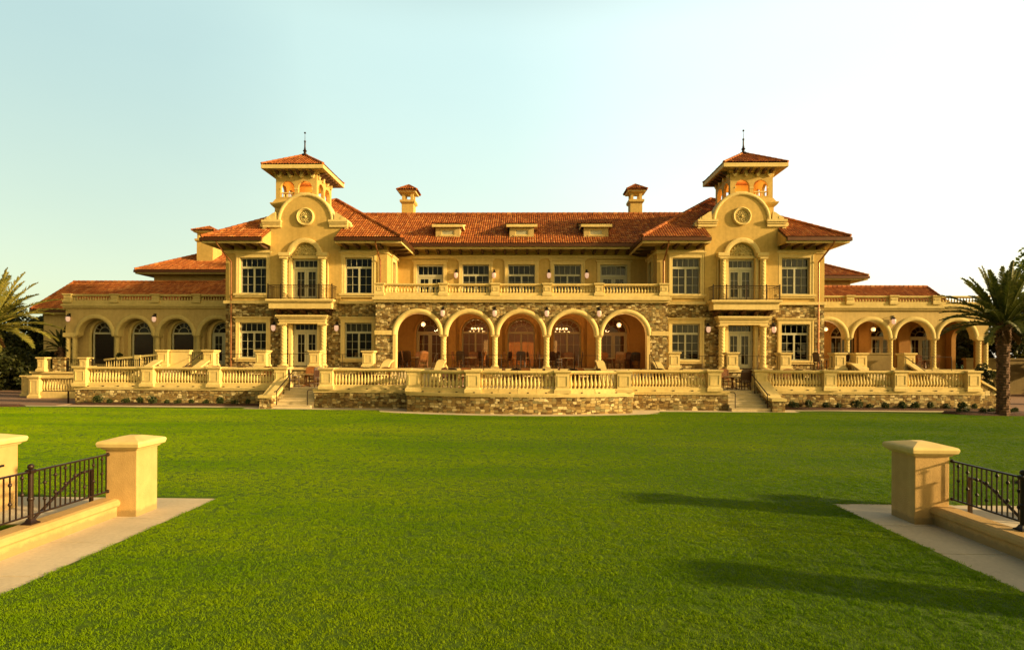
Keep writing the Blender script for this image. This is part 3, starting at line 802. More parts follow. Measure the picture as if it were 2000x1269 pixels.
    bt.build('corbel_band', M['trim'], bo)
    bc = BM(); bc.box(bx-b+.225, bx+b-.225, by-b+.225, by+b-.225, 15.9, 15.95); bc.build('ceiling', M['room_lit'], bo)
    br = BM(); e = 2.2; zb = 16.36; ra = 17.8; hh = ra-zb; kk = math.sqrt(hh*hh+e*e)
    tile_grid(br, (bx-e, by-e, zb), (1,0,0), (0,e,hh), [(0,0),(2*e,0),(e,kk)], cw=.2, ch=.3); tile_grid(br, (bx+e, by-e, zb), (0,1,0), (-e,0,hh), [(0,0),(2*e,0),(e,kk)], cw=.2, ch=.3)
    tile_grid(br, (bx-e, by+e, zb), (0,-1,0), (e,0,hh), [(0,0),(2*e,0),(e,kk)], cw=.2, ch=.3); tile_grid(br, (bx+e, by+e, zb), (-1,0,0), (0,-e,hh), [(0,0),(2*e,0),(e,kk)], cw=.2, ch=.3)
    for a in ((bx-e, by-e), (bx+e, by-e), (bx+e, by+e), (bx-e, by+e)): caps(br, (*a, zb+.05), (bx, by, ra+.05), .09)
    q4 = [(bx-e, by-e), (bx+e, by-e), (bx+e, by+e), (bx-e, by+e)]
    for i in range(4): deck(br, [(*q4[i], zb), (*q4[(i+1) % 4], zb), (bx, by, ra)])
    bro = br.build('belvedere_roof', M['tile'], bo)
    for i in range(4):
        p, q_ = q4[i], q4[(i+1) % 4]
        eave(p, q_, .74, zb, bo, c0=.72, c1=.72, sp=.5, gut=False, fasc=.28, tails=(i == 0 or i == (1 if sg < 0 else 3)))
    fi = BM(); fi.lathe(bx, by, [(ra-.05,.3),(ra+.08,.22),(ra+.12,.09),(ra+.28,.10),(ra+.34,.15),(ra+.40,.09),(ra+.6,.055),(ra+.98,.05),(ra+1.02,.075),(ra+1.08,.075),(ra+1.12,.02),(ra+1.62,.012)], 10)
    fi.ball((bx, by, ra+1.68), .075, 8); fi.build('finial', M['iron'], bo, True)
    lb = bpy.data.lights.new('belvedere_lamp', 'POINT'); lb.energy = 60; lb.color = (1,.46,.12); lb.shadow_soft_size = .08
    lo = bpy.data.objects.new('belvedere_lamp', lb); col.objects.link(lo); lo.location = (OX+bx, by, 15.3)
# ------------------------------------------------------------------ central block
def tally(z): return z
cw = BM()
cx5 = [-7.0, -3.5, 0.0, 3.5, 7.0]
oph = []
for i, c in enumerate(cx5): oph.append(rect(c-1.04, c+1.04, 6.8, 9.95))
cw.plate(rect(-9.44, 9.44, 6.55, 11.1), oph, 41.4, 41.72)
cw.build('stucco_wall', M['stucco'], CH)
tr = BM(); tr.box(-9.44, 9.44, 41.3, 41.42, 10.38, 10.48); tr.box(-9.44, 9.44, 41.24, 41.42, 10.48, 10.62); tr.build('string_course', M['trim'], CH)
for i, c in enumerate(cx5):
    xf = T3(OX+c, 41.4)
    if i in (0, 4):
        w = MB(xf); hw = 1.04; t = .22
        w.box(-hw-t, -hw+.01, -.08, .05, 6.75, 9.96); w.box(hw-.01, hw+t, -.08, .05, 6.75, 9.96)
        w.box(-hw-t-.01, hw+t+.01, -.085, .05, 9.955, 10.15); w.box(-hw-t-.1, hw+t+.1, -.15, .05, 10.15, 10.26)
        s = w.build('door_surround', M['trim'], CH)
        french_door(xf, 1.04, 6.8, 9.95, 9.1, CH, drape=(i == 4))
    else:
        window(xf, 1.04, 7.6, 9.95, 9.16, CH, {1: 'lr', 2: 'lr', 3: 't'}[i])
cwb = BM()
for c in cx5[1:4]: cwb.box(c-1.03, c+1.03, 41.5, 41.7, 6.7, 7.45)
cwb.build('window_apron', M['stucco'], CH)
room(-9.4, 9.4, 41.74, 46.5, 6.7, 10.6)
# main roof
rf = BM(); z0 = 11.28; sl = .66; y0 = 40.1; yr = 45.5; k = math.sqrt(1+sl*sl); hw = 15.2
tile_grid(rf, (-hw, y0, z0), (1,0,0), (0,1,sl), [(0,0),(2*hw,0),(2*hw,(yr-y0)*k),(0,(yr-y0)*k)])
deck(rf, [(-hw,y0,z0),(hw,y0,z0),(hw,yr,z0+(yr-y0)*sl),(-hw,yr,z0+(yr-y0)*sl)])
deck(rf, [(-hw,yr+5.4,z0),(hw,yr+5.4,z0),(hw,yr,z0+(yr-y0)*sl),(-hw,yr,z0+(yr-y0)*sl)])
caps(rf, (-13.5, yr, z0+(yr-y0)*sl+.06), (13.5, yr, z0+(yr-y0)*sl+.06), .15)
MR = rf.build('roof', M['tile'], CH)
eave((-8.2, y0), (8.2, y0), 1.32, z0, MR, sp=.84)
# dormers
for c in (-5.62, 0.0, 5.62):
    d = BM(c, 41.12); zb = 11.85
    d.plate(rect(-.92, .92, zb, 12.72), [rect(-.50, .50, 12.14, 12.56)], 0, .12)
    d.box(-.92, -.80, .12, 1.9, zb, 12.72); d.box(.80, .92, .12, 1.9, zb, 12.72)
    do = d.build('dormer', M['stucco_pale'], MR)
    r = BM(c, 41.12); r.prism([(-.20, 12.72), (-.20, 12.86), (2.4, 13.54), (2.4, 13.40)], -1.12, 1.12, axis='x'); r.box(-1.16, 1.16, -.26, -.202, 12.70, 12.90); r.box(1.122, 1.18, -.20, 1.2, 12.72, 12.92); r.box(-1.18, -1.122, -.20, 1.2, 12.72, 12.92)
    r.build('fascia', M['trim'], do)
    tl = BM(c, 41.12); ss = .72/2.74
    tile_grid(tl, (-1.22, -.28, 12.92), (1,0,0), (0,1,ss), [(0,0),(2.44,0),(2.44,2.9),(0,2.9)], cw=.22, ch=.34); tl.build('dormer_roof', M['tile'], do)
    fr = BM(c, 41.12); fr.box(-.50,-.44,.03,.09,12.14,12.56); fr.box(.44,.50,.03,.09,12.14,12.56); fr.box(-.44,.44,.032,.09,12.14,12.20); fr.box(-.44,.44,.032,.09,12.50,12.56); fr.box(-.62,.62,-.03,.02,12.06,12.135)
    fr.build('frame', M['trim'], do)
    p = BM(c, 41.12)
    for q in range(7): p.box(-.44, .44, .06, .075, 12.20+.043*q, 12.20+.043*q+.037)
    p.build('louvre', M['frame'], do)
# chimneys
def chimney(x, y, hw, hd, zb, z1, parent, cap_r):
    c = BM(x, y); c.box(-hw, hw, -hd, hd, zb, z1-.55)
    c.stack(0, 0, [(z1-.62, hw+.03, hd+.03), (z1-.5, hw+.14, hd+.14), (z1-.32, hw+.14, hd+.14), (z1-.30, hw-.02, hd-.02), (z1-.28, .1, .1)])
    for a in (-1, 1):
        for b in (-1, 1): c.box(a*(hw-.26), a*(hw-.02), b*(hd-.26), b*(hd-.02), z1-.3, z1+.28)
    o = c.build('chimney', M['stucco'], parent)
    f = BM(x, y); f.stack(0, 0, [(z1+.26, hw, hd), (z1+.30, hw+.22, hd+.22), (z1+.46, hw+.28, hd+.28)]); f.build('chimney_slab', M['trim'], o)
    t = BM(x, y); e = hw+.36; g_ = hd+.36; hh = cap_r
    tile_grid(t, (-e,-g_,z1+.48), (1,0,0), (0,g_,hh), [(0,0),(2*e,0),(e,math.hypot(hh,g_))], cw=.2, ch=.26)
    tile_grid(t, (e,-g_,z1+.48), (0,1,0), (-e,0,hh), [(0,0),(2*g_,0),(g_,math.hypot(hh,e))], cw=.2, ch=.26)
    tile_grid(t, (-e,g_,z1+.48), (0,-1,0), (e,0,hh), [(0,0),(2*g_,0),(g_,math.hypot(hh,e))], cw=.2, ch=.26)
    q = [(-e,-g_),(e,-g_),(e,g_),(-e,g_)]
    for i in range(4):
        deck(t, [(*q[i], z1+.48), (*q[(i+1) % 4], z1+.48), (0,0,z1+.48+hh)]); caps(t, (*q[i], z1+.5), (0,0,z1+.5+hh), .07)
    t.build('chimney_roof', M['tile'], o)
chimney(-9.75, 46.4, .50, .50, 13.5, 16.55, MR, .62)
chimney(9.6, 46.4, .50, .50, 13.5, 16.55, MR, .62)

# ------------------------------------------------------------------ loggia
LC = [-7.0, -3.5, 0.0, 3.5, 7.0]; LP = [-5.25, -1.75, 1.75, 5.25]; RI = 1.5; ZS = 4.36
lw = BM(); ol = [(-9.85,1.0),(-8.5,1.0)]
top = []
outer = [(-9.85,1.2),(-8.52,1.2)]
for c in LC: outer += list(reversed(arc_pts(c, ZS, 1.52, 0, PI, 24)))
outer += [(8.52,1.2),(9.85,1.2),(9.85,6.55),(-9.85,6.55)]
lw.plate(outer, [], 36.6, 37.05)
lw.box(-9.85, -9.5, 37.05, 38.0, 1.2, 6.55); lw.box(9.5, 9.85, 37.05, 38.0, 1.2, 6.55)
lw.build('loggia_stone_front', M['stone'], CH)
for c in LC:
    a = BM(); a.arc_band(c, ZS, 1.46, 1.76, 36.50, 37.10, n=32); a.build('arch_surround', M['trim'], CH, True)
im = BM()
for s2 in (-1, 1):
    x0, x1 = sorted((s2*8.74, s2*9.9)); im.box(x0, x1, 36.5, 36.7, 4.34, 4.64)
    x0, x1 = sorted((s2*8.46, s2*8.66)); im.box(x0, x1, 36.53, 37.09, 2.1, 4.35)
im.build('impost_band', M['trim'], CH)
for x in LP:
    c = BM(); twisted(c, x, 36.82, 2.12, ZS, .185); c.build('twisted_column', M['trim'], CH, True)
co = BM(); co.box(-9.95, 9.95, 36.42, 37.3, 6.551, 6.70); co.box(-10.02, 10.02, 36.30, 37.3, 6.70, 6.86); co.box(-9.9, 9.9, 36.37, 36.9, 6.86, 7.00)
co.build('loggia_cornice', M['trim'], CH)
dk = BM(); dk.box(-9.85, 9.85, 36.95, 41.5, 6.40, 6.56); dk.build('loggia_roof_deck', M['terrace_floor'], CH)
lb = BM()
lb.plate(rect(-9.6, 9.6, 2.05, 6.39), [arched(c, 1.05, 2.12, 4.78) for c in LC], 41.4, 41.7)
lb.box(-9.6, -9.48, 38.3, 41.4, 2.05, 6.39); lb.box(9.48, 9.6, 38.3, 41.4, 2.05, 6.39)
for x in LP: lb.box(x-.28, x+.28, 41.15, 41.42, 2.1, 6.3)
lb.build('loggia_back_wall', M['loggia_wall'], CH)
fl = BM(); fl.box(-9.6, 9.6, 36.5, 41.45, 1.95, 2.1); fl.build('loggia_floor', M['terrace_floor'], CH)
for i, c in enumerate(LC): fan_window(T3(OX+c, 41.4), 1.05, 2.15, 4.78, CH, 'arched_door' if i in (0, 4) else 'arched_window', door=i in (0, 4), wood='frame_lamplit', sm='loggia_wall')  # surrounds take the wall colour, standing in for amber lamplight
room(-9.4, 9.4, 41.72, 47.5, 2.1, 6.3, 'room_lit')

# ------------------------------------------------------------------ wings
LWX = [-34.0, -30.75, -27.45, -24.15]; LWC = [-32.37, -29.08, -25.78]
RWX = [23.65, 26.92, 30.22, 33.45]; RWC = [25.27, 28.57, 31.86]
def arcade(cs, cols, x0, x1, yb, tone, deep):
    w = BM(); sgn = -1 if x0 < 0 else 1
    lo, hi = min(x0, x1), max(x0, x1)
    outer = [(lo, 4.5)]
    for c in cs:
        pts = list(reversed(arc_pts(c, 4.5, 1.38, 0, PI, 24)))
        outer += [p for p in pts if lo+.01 < p[0] < hi-.01]
    outer += [(hi, 4.5), (hi, 6.66), (lo, 6.66)]
    w.plate(outer, [], 42.5, 42.95)
    w.build('arcade_wall', M[tone], CH)
    for c in cs:
        if lo < c < hi:
            a = BM(); a.arc_band(c, 4.5, 1.33, 1.66, 42.40, 42.98, n=28); a.build('arch_surround', M['trim_grey'], CH, True)
    t = BM(); t.box(lo-.12, hi+.12, 42.34, 42.9, 6.661, 6.80); t.box(lo-.2, hi+.2, 42.24, 42.9, 6.80, 6.97); t.box(lo-.06, hi+.06, 42.32, 42.75, 6.97, 7.1)
    e = x0 if abs(x0) > abs(x1) else x1
    xa, xb = sorted((e+sgn*.12, e-sgn*1.0)); t.box(xa, xb, 42.36, 42.97, 4.44, 4.68)
    t.build('cornice', M['trim_grey'], CH)
    for x in cols:
        c = BM(); twisted(c, x, 42.72, 2.12, 4.5, .175); c.build('twisted_column', M['trim_grey'], CH, True)
    for x in (e-sgn*.14, e-sgn*.66):
        c = BM(); twisted(c, x, 42.62, 2.12, 4.45, .175); c.build('twisted_column', M['trim_grey'], CH, True)
    d = BM(); d.box(lo, hi, 42.96, yb+.2, 6.5, 6.66); d.build('arcade_roof_deck', M['terrace_floor'], CH)
    b = BM(); b.box(lo-.1, hi+.1, 42.2, yb+.1, 1.0, 2.1); b.build('arcade_plinth', M['stone'], CH)
    nz = BM(); nz.box(lo-.25, hi+.25, 42.1, 42.5, 2.02, 2.125); nz.build('plinth_coping', M['trim_grey'], CH)
arcade(LWX, LWC, -36.4, -20.9, 46.0, 'stucco_pale', False)
arcade(RWX, RWC, 35.85, 20.9, 46.2, 'stucco_pale', True)
# left wing: glazed arcade set just behind the arches
lw2 = BM(); lw2.plate(rect(-36.3, -21, 2.05, 6.5), [arched(c, .93, 2.2, 4.72) for c in LWX], 43.35, 43.6)
for x in LWC: lw2.box(x-.34, x+.34, 42.97, 43.36, 2.1, 6.45)
lw2.build('arcade_back_wall', M['stucco_pale'], CH)
for i, c in enumerate(LWX): fan_window(T3(OX+c, 43.35), .93, 2.2, 4.72, CH, 'arched_window' if i < 3 else 'arched_door', door=i == 3, blind=i < 3)
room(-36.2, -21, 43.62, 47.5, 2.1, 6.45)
eb = BM(); eb.box(-41.0, -36.1, 45.6, 52, 1.0, 6.5); eb.build('wing_wall', M['stucco_pale'], CH)
# right wing: open arcade
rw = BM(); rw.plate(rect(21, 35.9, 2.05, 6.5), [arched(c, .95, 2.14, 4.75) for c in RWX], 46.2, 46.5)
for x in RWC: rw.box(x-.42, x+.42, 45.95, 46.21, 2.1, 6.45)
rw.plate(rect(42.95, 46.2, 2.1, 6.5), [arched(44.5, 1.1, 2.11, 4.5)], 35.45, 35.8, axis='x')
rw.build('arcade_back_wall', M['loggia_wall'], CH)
for i, c in enumerate(RWX): fan_window(T3(OX+c, 46.2), .95, 2.16, 4.75, CH, 'arched_window' if i in (1,) else 'arched_door', door=i != 1, wood='frame_lamplit', sm='loggia_wall')
room(21, 35.8, 46.52, 50, 2.1, 6.45, 'room_lit')
# wing roofs and the hipped blocks behind the towers
def gable(x0, x1, y0, z0, yr, tile_end):
    m = BM(); s_ = .66; kk = math.sqrt(1+s_*s_); t1 = (yr-y0)*kk; zr = z0+(yr-y0)*s_
    tile_grid(m, (x0, y0, z0), (1,0,0), (0,1,s_), [(0,0),(x1-x0,0),(x1-x0,t1),(0,t1)])
    deck(m, [(x0,y0,z0),(x1,y0,z0),(x1,yr,zr),(x0,yr,zr)]); deck(m, [(x0,2*yr-y0,z0),(x1,2*yr-y0,z0),(x1,yr,zr),(x0,yr,zr)])
    caps(m, (x0, yr, zr+.05), (x1, yr, zr+.05), .14)
    xe = x0 if tile_end < 0 else x1; caps(m, (xe, y0, z0+.05), (xe, yr, zr+.05), .11)
    o = m.build('roof', M['tile'], CH)
    e = BM(); xi = xe - tile_end*.5; e.add([(xi,y0+.6,z0),(xi,2*yr-y0-.6,z0),(xi,yr,zr-.1)], [(0,1,2)])
    e.prism([(y0+.6,z0-.2),(2*yr-y0-.6,z0-.2),(yr,zr-.35)], xi-.1, xi+.1, axis='x'); e.build('gable_end', M['stucco_pale'], o)
    eave((x0, y0), (x1, y0), .8, z0, o, tails=False, trim='trim_grey')
gable(-41.6, -20.5, 45.0, 6.78, 49.4, -1)
gable(20.5, 37.3, 47.0, 7.0, 50.9, 1)
def hipblock(x0, x1, y0, y1, z0, s_, wall=True, inset=1.1, zb=6.0, gut=True):
    m = BM(); kk = math.sqrt(1+s_*s_); W_ = x1-x0; D = y1-y0; h = min(W_, D)/2
    if D <= W_: A = (x0+h, y0+h); B = (x1-h, y0+h); fr = [(0,0),(W_,0),(W_-h,h*kk),(h,h*kk)]; sd = [(0,0),(D,0),(h,h*kk)]
    else: A = (x0+h, y0+h); B = (x0+h, y1-h); fr = [(0,0),(W_,0),(h,h*kk)]; sd = [(0,0),(D,0),(D-h,h*kk),(h,h*kk)]
    tile_grid(m, (x0,y0,z0), (1,0,0), (0,1,s_), fr); tile_grid(m, (x0,y1,z0), (0,-1,0), (1,0,s_), sd); tile_grid(m, (x1,y0,z0), (0,1,0), (-1,0,s_), sd)
    zr = z0+h*s_
    A3 = (*A, zr); B3 = (*B, zr)
    if D <= W_:
        deck(m, [(x0,y0,z0),(x1,y0,z0),B3,A3]); deck(m, [(x0,y1,z0),(x1,y1,z0),B3,A3]); deck(m, [(x0,y0,z0),(x0,y1,z0),A3]); deck(m, [(x1,y0,z0),(x1,y1,z0),B3])
    else:
        deck(m, [(x0,y0,z0),(x1,y0,z0),A3]); deck(m, [(x0,y1,z0),(x1,y1,z0),B3]); deck(m, [(x0,y0,z0),(x0,y1,z0),B3,A3]); deck(m, [(x1,y0,z0),(x1,y1,z0),B3,A3])
    caps(m, (x0,y0,z0+.05), (A[0],A[1],zr+.05)); caps(m, (x1,y0,z0+.05), (*(B if D <= W_ else A), zr+.05)); caps(m, A3, B3)
    o = m.build('roof', M['tile'], CH)
    if wall:
        w = BM(); w.box(x0+inset, x1-inset, y0+inset, y1-inset, zb, z0-.15); w.build('stucco_wall', M['stucco_pale'], CH)
    if gut:
        eave((x0,y0), (x1,y0), inset, z0, o, c0=inset, c1=inset, sp=1.6, tails=False, trim='trim_grey'); eave((x1,y0), (x1,y1), inset, z0, o, c0=inset, c1=inset, tails=False, trim='trim_grey'); eave((x0,y1), (x0,y0), inset, z0, o, c0=inset, c1=inset, tails=False, trim='trim_grey')
    return o
LB = hipblock(-36.6, -19.0, 50.4, 66, 11.05, .56)
hipblock(19.0, 33.5, 53.3, 66, 11.0, .56)
hipblock(-29.5, -19.2, 46.3, 56, 8.0, .72, wall=False, gut=False)   # the hip that climbs towards the tower
chimney(-31.15, 53.3, .80, .80, 10.6, 14.75, LB, .6)
# the mass of the house behind, and its unseen rear walls
bk = BM(); bk.box(-15, 15, 47.6, 52, 1, 10.9); bk.box(-37, -16, 56, 64, 1, 10.8); bk.box(16, 33, 56, 64, 1, 10.8); bk.box(-20.9, -9.5, 43.6, 50, 1, 10.6); bk.box(9.5, 20.9, 43.6, 50, 1, 10.6); bk.box(21,36,50.1,54,1,6.8)
bk.build('rear_wall', M['stucco_pale'], CH)

# ------------------------------------------------------------------ balustrades
def baluster_mesh(h, r):
    m = MB(); p = [(0,.62),(.05,.62),(.06,.5),(.10,.42),(.14,.62),(.22,.95),(.32,1.0),(.42,.86),(.58,.56),(.74,.42),(.83,.40),(.86,.58),(.89,.42),(.93,.6),(.95,.62),(1,.62)]
    m.stack(0, 0, [(0, r*.9, r*.9), (h*.055, r*.9, r*.9)])
    m.lathe(0, 0, [(z*h, q*r) for z, q in p[1:-1]], 10)
    m.stack(0, 0, [(h*.945, r*.9, r*.9), (h, r*.9, r*.9)])
    return m
BAL = {}
def baluster(root, x, y, z, h, r, mat, ox=0):
    key = (round(h, 3), r, mat)
    if key not in BAL:
        o = baluster_mesh(h, r).build('baluster', M[mat]); BAL[key] = o.data
        for p in o.data.polygons: p.use_smooth = True
        try: o.data.set_sharp_from_angle(angle=R(45))
        except Exception: pass
    else:
        o = bpy.data.objects.new('baluster', BAL[key]); col.objects.link(o)
    o.location = (x+ox, y, z); o.parent = root; o.matrix_parent_inverse = world_of(root).inverted()
    return o
def pedestal_mb(m, x, y, z0, z1, a, b=None, panel=True, front=True):
    b = a if b is None else b
    m.stack(x, y, [(z0, a+.07, b+.07), (z0+.16, a+.07, b+.07), (z0+.20, a+.02, b+.02), (z0+.24, a, b), (z1-.17, a, b), (z1-.13, a+.03, b+.03), (z1-.10, a+.07, b+.07), (z1-.03, a+.09, b+.09), (z1, a+.07, b+.07)])
    if panel:
        i = .09; zz0, zz1 = z0+.32, z1-.26
        for (p, q, r_, s_) in ((-a+i, -a+i+.04, zz0, zz1), (a-i-.04, a-i, zz0, zz1), (-a+i+.04, a-i-.04, zz0, zz0+.04), (-a+i+.04, a-i-.04, zz1-.04, zz1)):
            m.box(x+p, x+q, y-b-.02, y-b+.01, r_, s_)
def balustrade(label, segs, peds, z0, z1, a, mat='trim', r=.085, gap=.2, base=.0, ox=OX, rot=None, group='balustrades', step=None):
    """segs: ((xa, ya), (xb, yb)) runs between pedestals; peds: (x, y)"""
    c = peds[len(peds)//2]
    root = thing('balustrade', label, 'balustrade', (c[0]+ox, c[1], z0), 0, group)
    for x, y in peds:
        m = MB(T3(ox, 0)); pedestal_mb(m, x, y, z0-base, z1+.02, a); m.build('pedestal', M[mat], root)
    zb = z0+.20; zt = z1-.15
    for (xa, ya), (xb, yb) in segs:
        Ln = math.hypot(xb-xa, yb-ya); an = math.atan2(yb-ya, xb-xa)
        xf = T3(ox+xa, ya) @ Matrix.Rotation(an, 4, 'Z')
        w = a*.72
        m = MB(xf); m.box(0, Ln, -w, w, z0-base, z0+.12); m.box(0, Ln, -w*.85, w*.85, z0+.12, zb); m.build('base_rail', M[mat], root)
        m = MB(xf); m.box(0, Ln, -w*.8, w*.8, zt, zt+.05); m.box(0, Ln, -w*1.02, w*1.02, zt+.05, zt+.115); m.box(0, Ln, -w*.8, w*.8, zt+.115, z1); m.build('top_rail', M[mat], root)
        n = max(1, int(round((Ln-gap*.4)/gap)))
        for i in range(n):
            u = (i+.5)/n; baluster(root, xa+(xb-xa)*u, ya+(yb-ya)*u, zb-.002, zt-zb+.004, r, mat, ox)
    return root
def runs(peds, a): 
    out = []
    for (xa, ya), (xb, yb) in zip(peds, peds[1:]):
        L_ = math.hypot(xb-xa, yb-ya); ux, uy = (xb-xa)/L_, (yb-ya)/L_
        out.append(((xa+ux*a, ya+uy*a), (xb-ux*a, yb-uy*a)))
    return out
pl = [(x, 36.68) for x in (-9.55, -5.24, -1.72, 1.77, 5.23, 9.55)]
balustrade('cream stone balustrade crowning the five arched stone loggia at the centre', runs(pl, .27), pl, 6.99, 7.81, .27, r=.075, gap=.205)
pl = [(x, 42.55) for x in (-36.1, -32.3, -29.0, -25.7, -21.2)]
balustrade('greyish stone balustrade on top of the shuttered wing beside the golden palm', runs(pl, .28), pl, 7.09, 7.76, .28, 'trim_grey', r=.07, gap=.215)
pl = [(x, 42.55) for x in (21.2, 25.27, 28.57, 31.8, 35.5)]
balustrade('stone balustrade on top of the open arched wing beside the dark palm', runs(pl, .28), pl, 7.09, 7.76, .28, 'trim_grey', r=.07, gap=.215)
# ------------------------------------------------------------------ terraces
WY = 30.9
def arc_bow(n, dy=0.0, hx=5.75):
    Rr = 16.27; cy = 27.65 + math.sqrt(Rr*Rr-5.75**2); out = []
    for i in range(n+1):
        x = -hx + 2*hx*i/n; out.append((x, cy - math.sqrt((Rr+dy)**2 - x*x)))
    return out
def wall_run(mb, pts, th, z0, z1, push=0.0):
    """wall following an open polyline (outside is to the right of travel)"""
    n = len(pts); off = []
    for side in (push, -th):
        row = []
        for i in range(n):
            a = Vector(pts[max(0, i-1)]); b = Vector(pts[i]); c = Vector(pts[min(n-1, i+1)])
            d1 = (b-a).normalized() if i > 0 else (c-b).normalized(); d2 = (c-b).normalized() if i < n-1 else d1
            n1 = Vector((d1.y, -d1.x)); n2 = Vector((d2.y, -d2.x)); m_ = (n1+n2)
            m_ = m_.normalized(); sc = 1/max(.3, m_.dot(n1)); row.append(b + m_*side*sc)
        off.append(row)
    vs = []
    for i in range(n):
        o, q = off[0][i], off[1][i]; vs += [(o.x,o.y,z0),(o.x,o.y,z1),(q.x,q.y,z1),(q.x,q.y,z0)]
    fs = []
    for i in range(n-1):
        a = 4*i
        for k in range(4): fs.append((a+k, a+(k+1) % 4, a+4+(k+1) % 4, a+4+k))
    fs += [(0,1,2,3), (4*n-4,4*n-1,4*n-2,4*n-3)]
    mb.add(vs, fs)
FT = thing('terrace', 'long lower terrace on rubble stone walls, its middle bowed out over the lawn', 'terrace', (OX, 31, 0))
runsw = [[(-25.8, 34.4), (-25.8, WY), (-13.95, WY)], [(-11.22, 31.6), (-11.22, 29.45), (-5.75, 29.45), (-5.75, 27.65)] + arc_bow(24)[1:-1] + [(5.75, 27.65), (5.75, 29.45), (11.22, 29.45), (11.22, 31.6)], [(13.95, WY), (25.8, WY), (25.8, 34.4)]]
for r in runsw:
    m = BM(); wall_run(m, r, .4, -.1, .84); m.build('stone_wall', M['stone'], FT)
    m = BM(); wall_run(m, r, .5, .84, .93, .05); wall_run(m, r, .52, .93, 1.025, .085)
    m.build('coping', M['trim'], FT)
# little scupper holes on the ledge
sc_pts = []
for a, b, y in ((-25, -14.4, WY-.075), (14.4, 25, WY-.075), (-10.3, -6.3, 29.375), (6.3, 10.3, 29.375)):
    n = int((b-a)/.82); sc_pts += [(a+(b-a)*i/n, y) for i in range(n+1)]
sc_pts += arc_bow(13, .075)[1:-1]; so_ = None
for x, y in sc_pts:
    if so_ is None: m = MB(); m.box(-.05, .05, -.02, .05, 1.03, 1.075); so_ = o = m.build('scupper', M['iron'])
    else: o = bpy.data.objects.new('scupper', so_.data); col.objects.link(o)
    o.location = (OX+x, y, 0); attach(o, FT)
m = BM(); poly = [(-25.7, 34.6), (-25.7, 31.0), (-13.9, 31.0), (-13.25, 31.0), (-11.25, 31.0), (-11.1, 29.6), (-5.6, 29.6), (-5.6, 27.8)] + [(x, y+.15) for x, y in arc_bow(16, hx=5.4)] + [(5.6, 27.8), (5.6, 29.6), (11.1, 29.6), (11.25, 31.0), (13.25, 31.0), (25.7, 31.0), (25.7, 34.6)]
m.prism(poly, .86, 1.02, 'z'); m.build('floor', M['terrace_floor'], FT)
# stepped-down end wall on the right
m = BM(); m.prism([(25.78, -.1), (27.1, -.1), (27.1, .96), (26.75, .98), (25.78, 1.55)], WY+.01, WY+.38); ew = m.build('end_wall', M['stone'], FT)
m = BM(); m.prism([(25.74, 1.55), (26.72, .98), (27.16, .96), (27.16, 1.06), (26.76, 1.08), (25.74, 1.67)], WY-.06, WY+.45); m.build('end_coping', M['trim'], ew)

UT = thing('upper_terrace', 'upper terrace along the house front, one storey step above the lower terrace', 'terrace', (OX, 36, 1))
m = BM(); m.box(-27, 27, 34.4, 34.7, .9, 1.98); m.build('terrace_wall', M['stone'], UT)
m = BM(); m.box(-27.05, 27.05, 34.3, 34.75, 1.98, 2.115); m.build('coping', M['trim'], UT)
m = BM(); m.box(-27, 27, 34.74, 38.2, 1.9, 2.1); m.build('floor', M['terrace_floor'], UT)

# balustrades of the lower terrace
pL = [(-25.45, 31.12), (-21.5, 31.12), (-17.6, 31.12), (-13.72, 31.12)]
pR = [(13.55, 31.12), (17.4, 31.12), (21.28, 31.12), (25.28, 31.12)]
Z0, Z1 = 1.025, 2.16
balustrade('sunlit stone balustrade above the shrub bed, on the terrace end with the driveway', runs(pL, .36), pL, Z0, Z1, .345, r=.088, gap=.172)
balustrade('stone balustrade above the shrub bed, on the terrace end with the dark palm', runs(pR, .36), pR, Z0, Z1, .345, r=.088, gap=.172)
a = (-10.55, 29.68); sg_ = runs([a, (-5.95, 29.68)], .36)[0]
balustrade('single span of stone balustrade between the bow and the stairs by the driveway side', [(sg_[0], (-5.93, 29.68))], [a], Z0, Z1, .345, r=.088, gap=.172)
a = (10.47, 29.68); sg_ = runs([(5.95, 29.68), a], .36)[0]
balustrade('single span of stone balustrade between the bow and the stairs by the palm side', [((5.93, 29.68), sg_[1])], [a], Z0, Z1, .345, r=.088, gap=.172)
ab = arc_bow(60, -.26)
def bow_at(x): return min(ab, key=lambda p: abs(p[0]-x))[1]
bx_ = [-5.38, -2.28, 2.14, 5.30]; pB = [(x, bow_at(x)+.05) for x in bx_]
sB = [((-5.45, 29.5), (-5.45, pB[0][1]+.34))]
for (xa, ya), (xb, yb) in zip(pB, pB[1:]):
    xs = [xa+.34, *[xa+.34 + (xb-xa-.68)*q/4 for q in (1, 2, 3)], xb-.34]
    sB += [((p, bow_at(p)+.05), (q, bow_at(q)+.05)) for p, q in zip(xs, xs[1:])]
sB.append(((5.4, pB[3][1]+.34), (5.4, 29.5)))
balustrade('bowed stone balustrade in the middle of the lower terrace, nearest the lawn', sB, pB, Z0, Z1-.03, .345, r=.088, gap=.172)

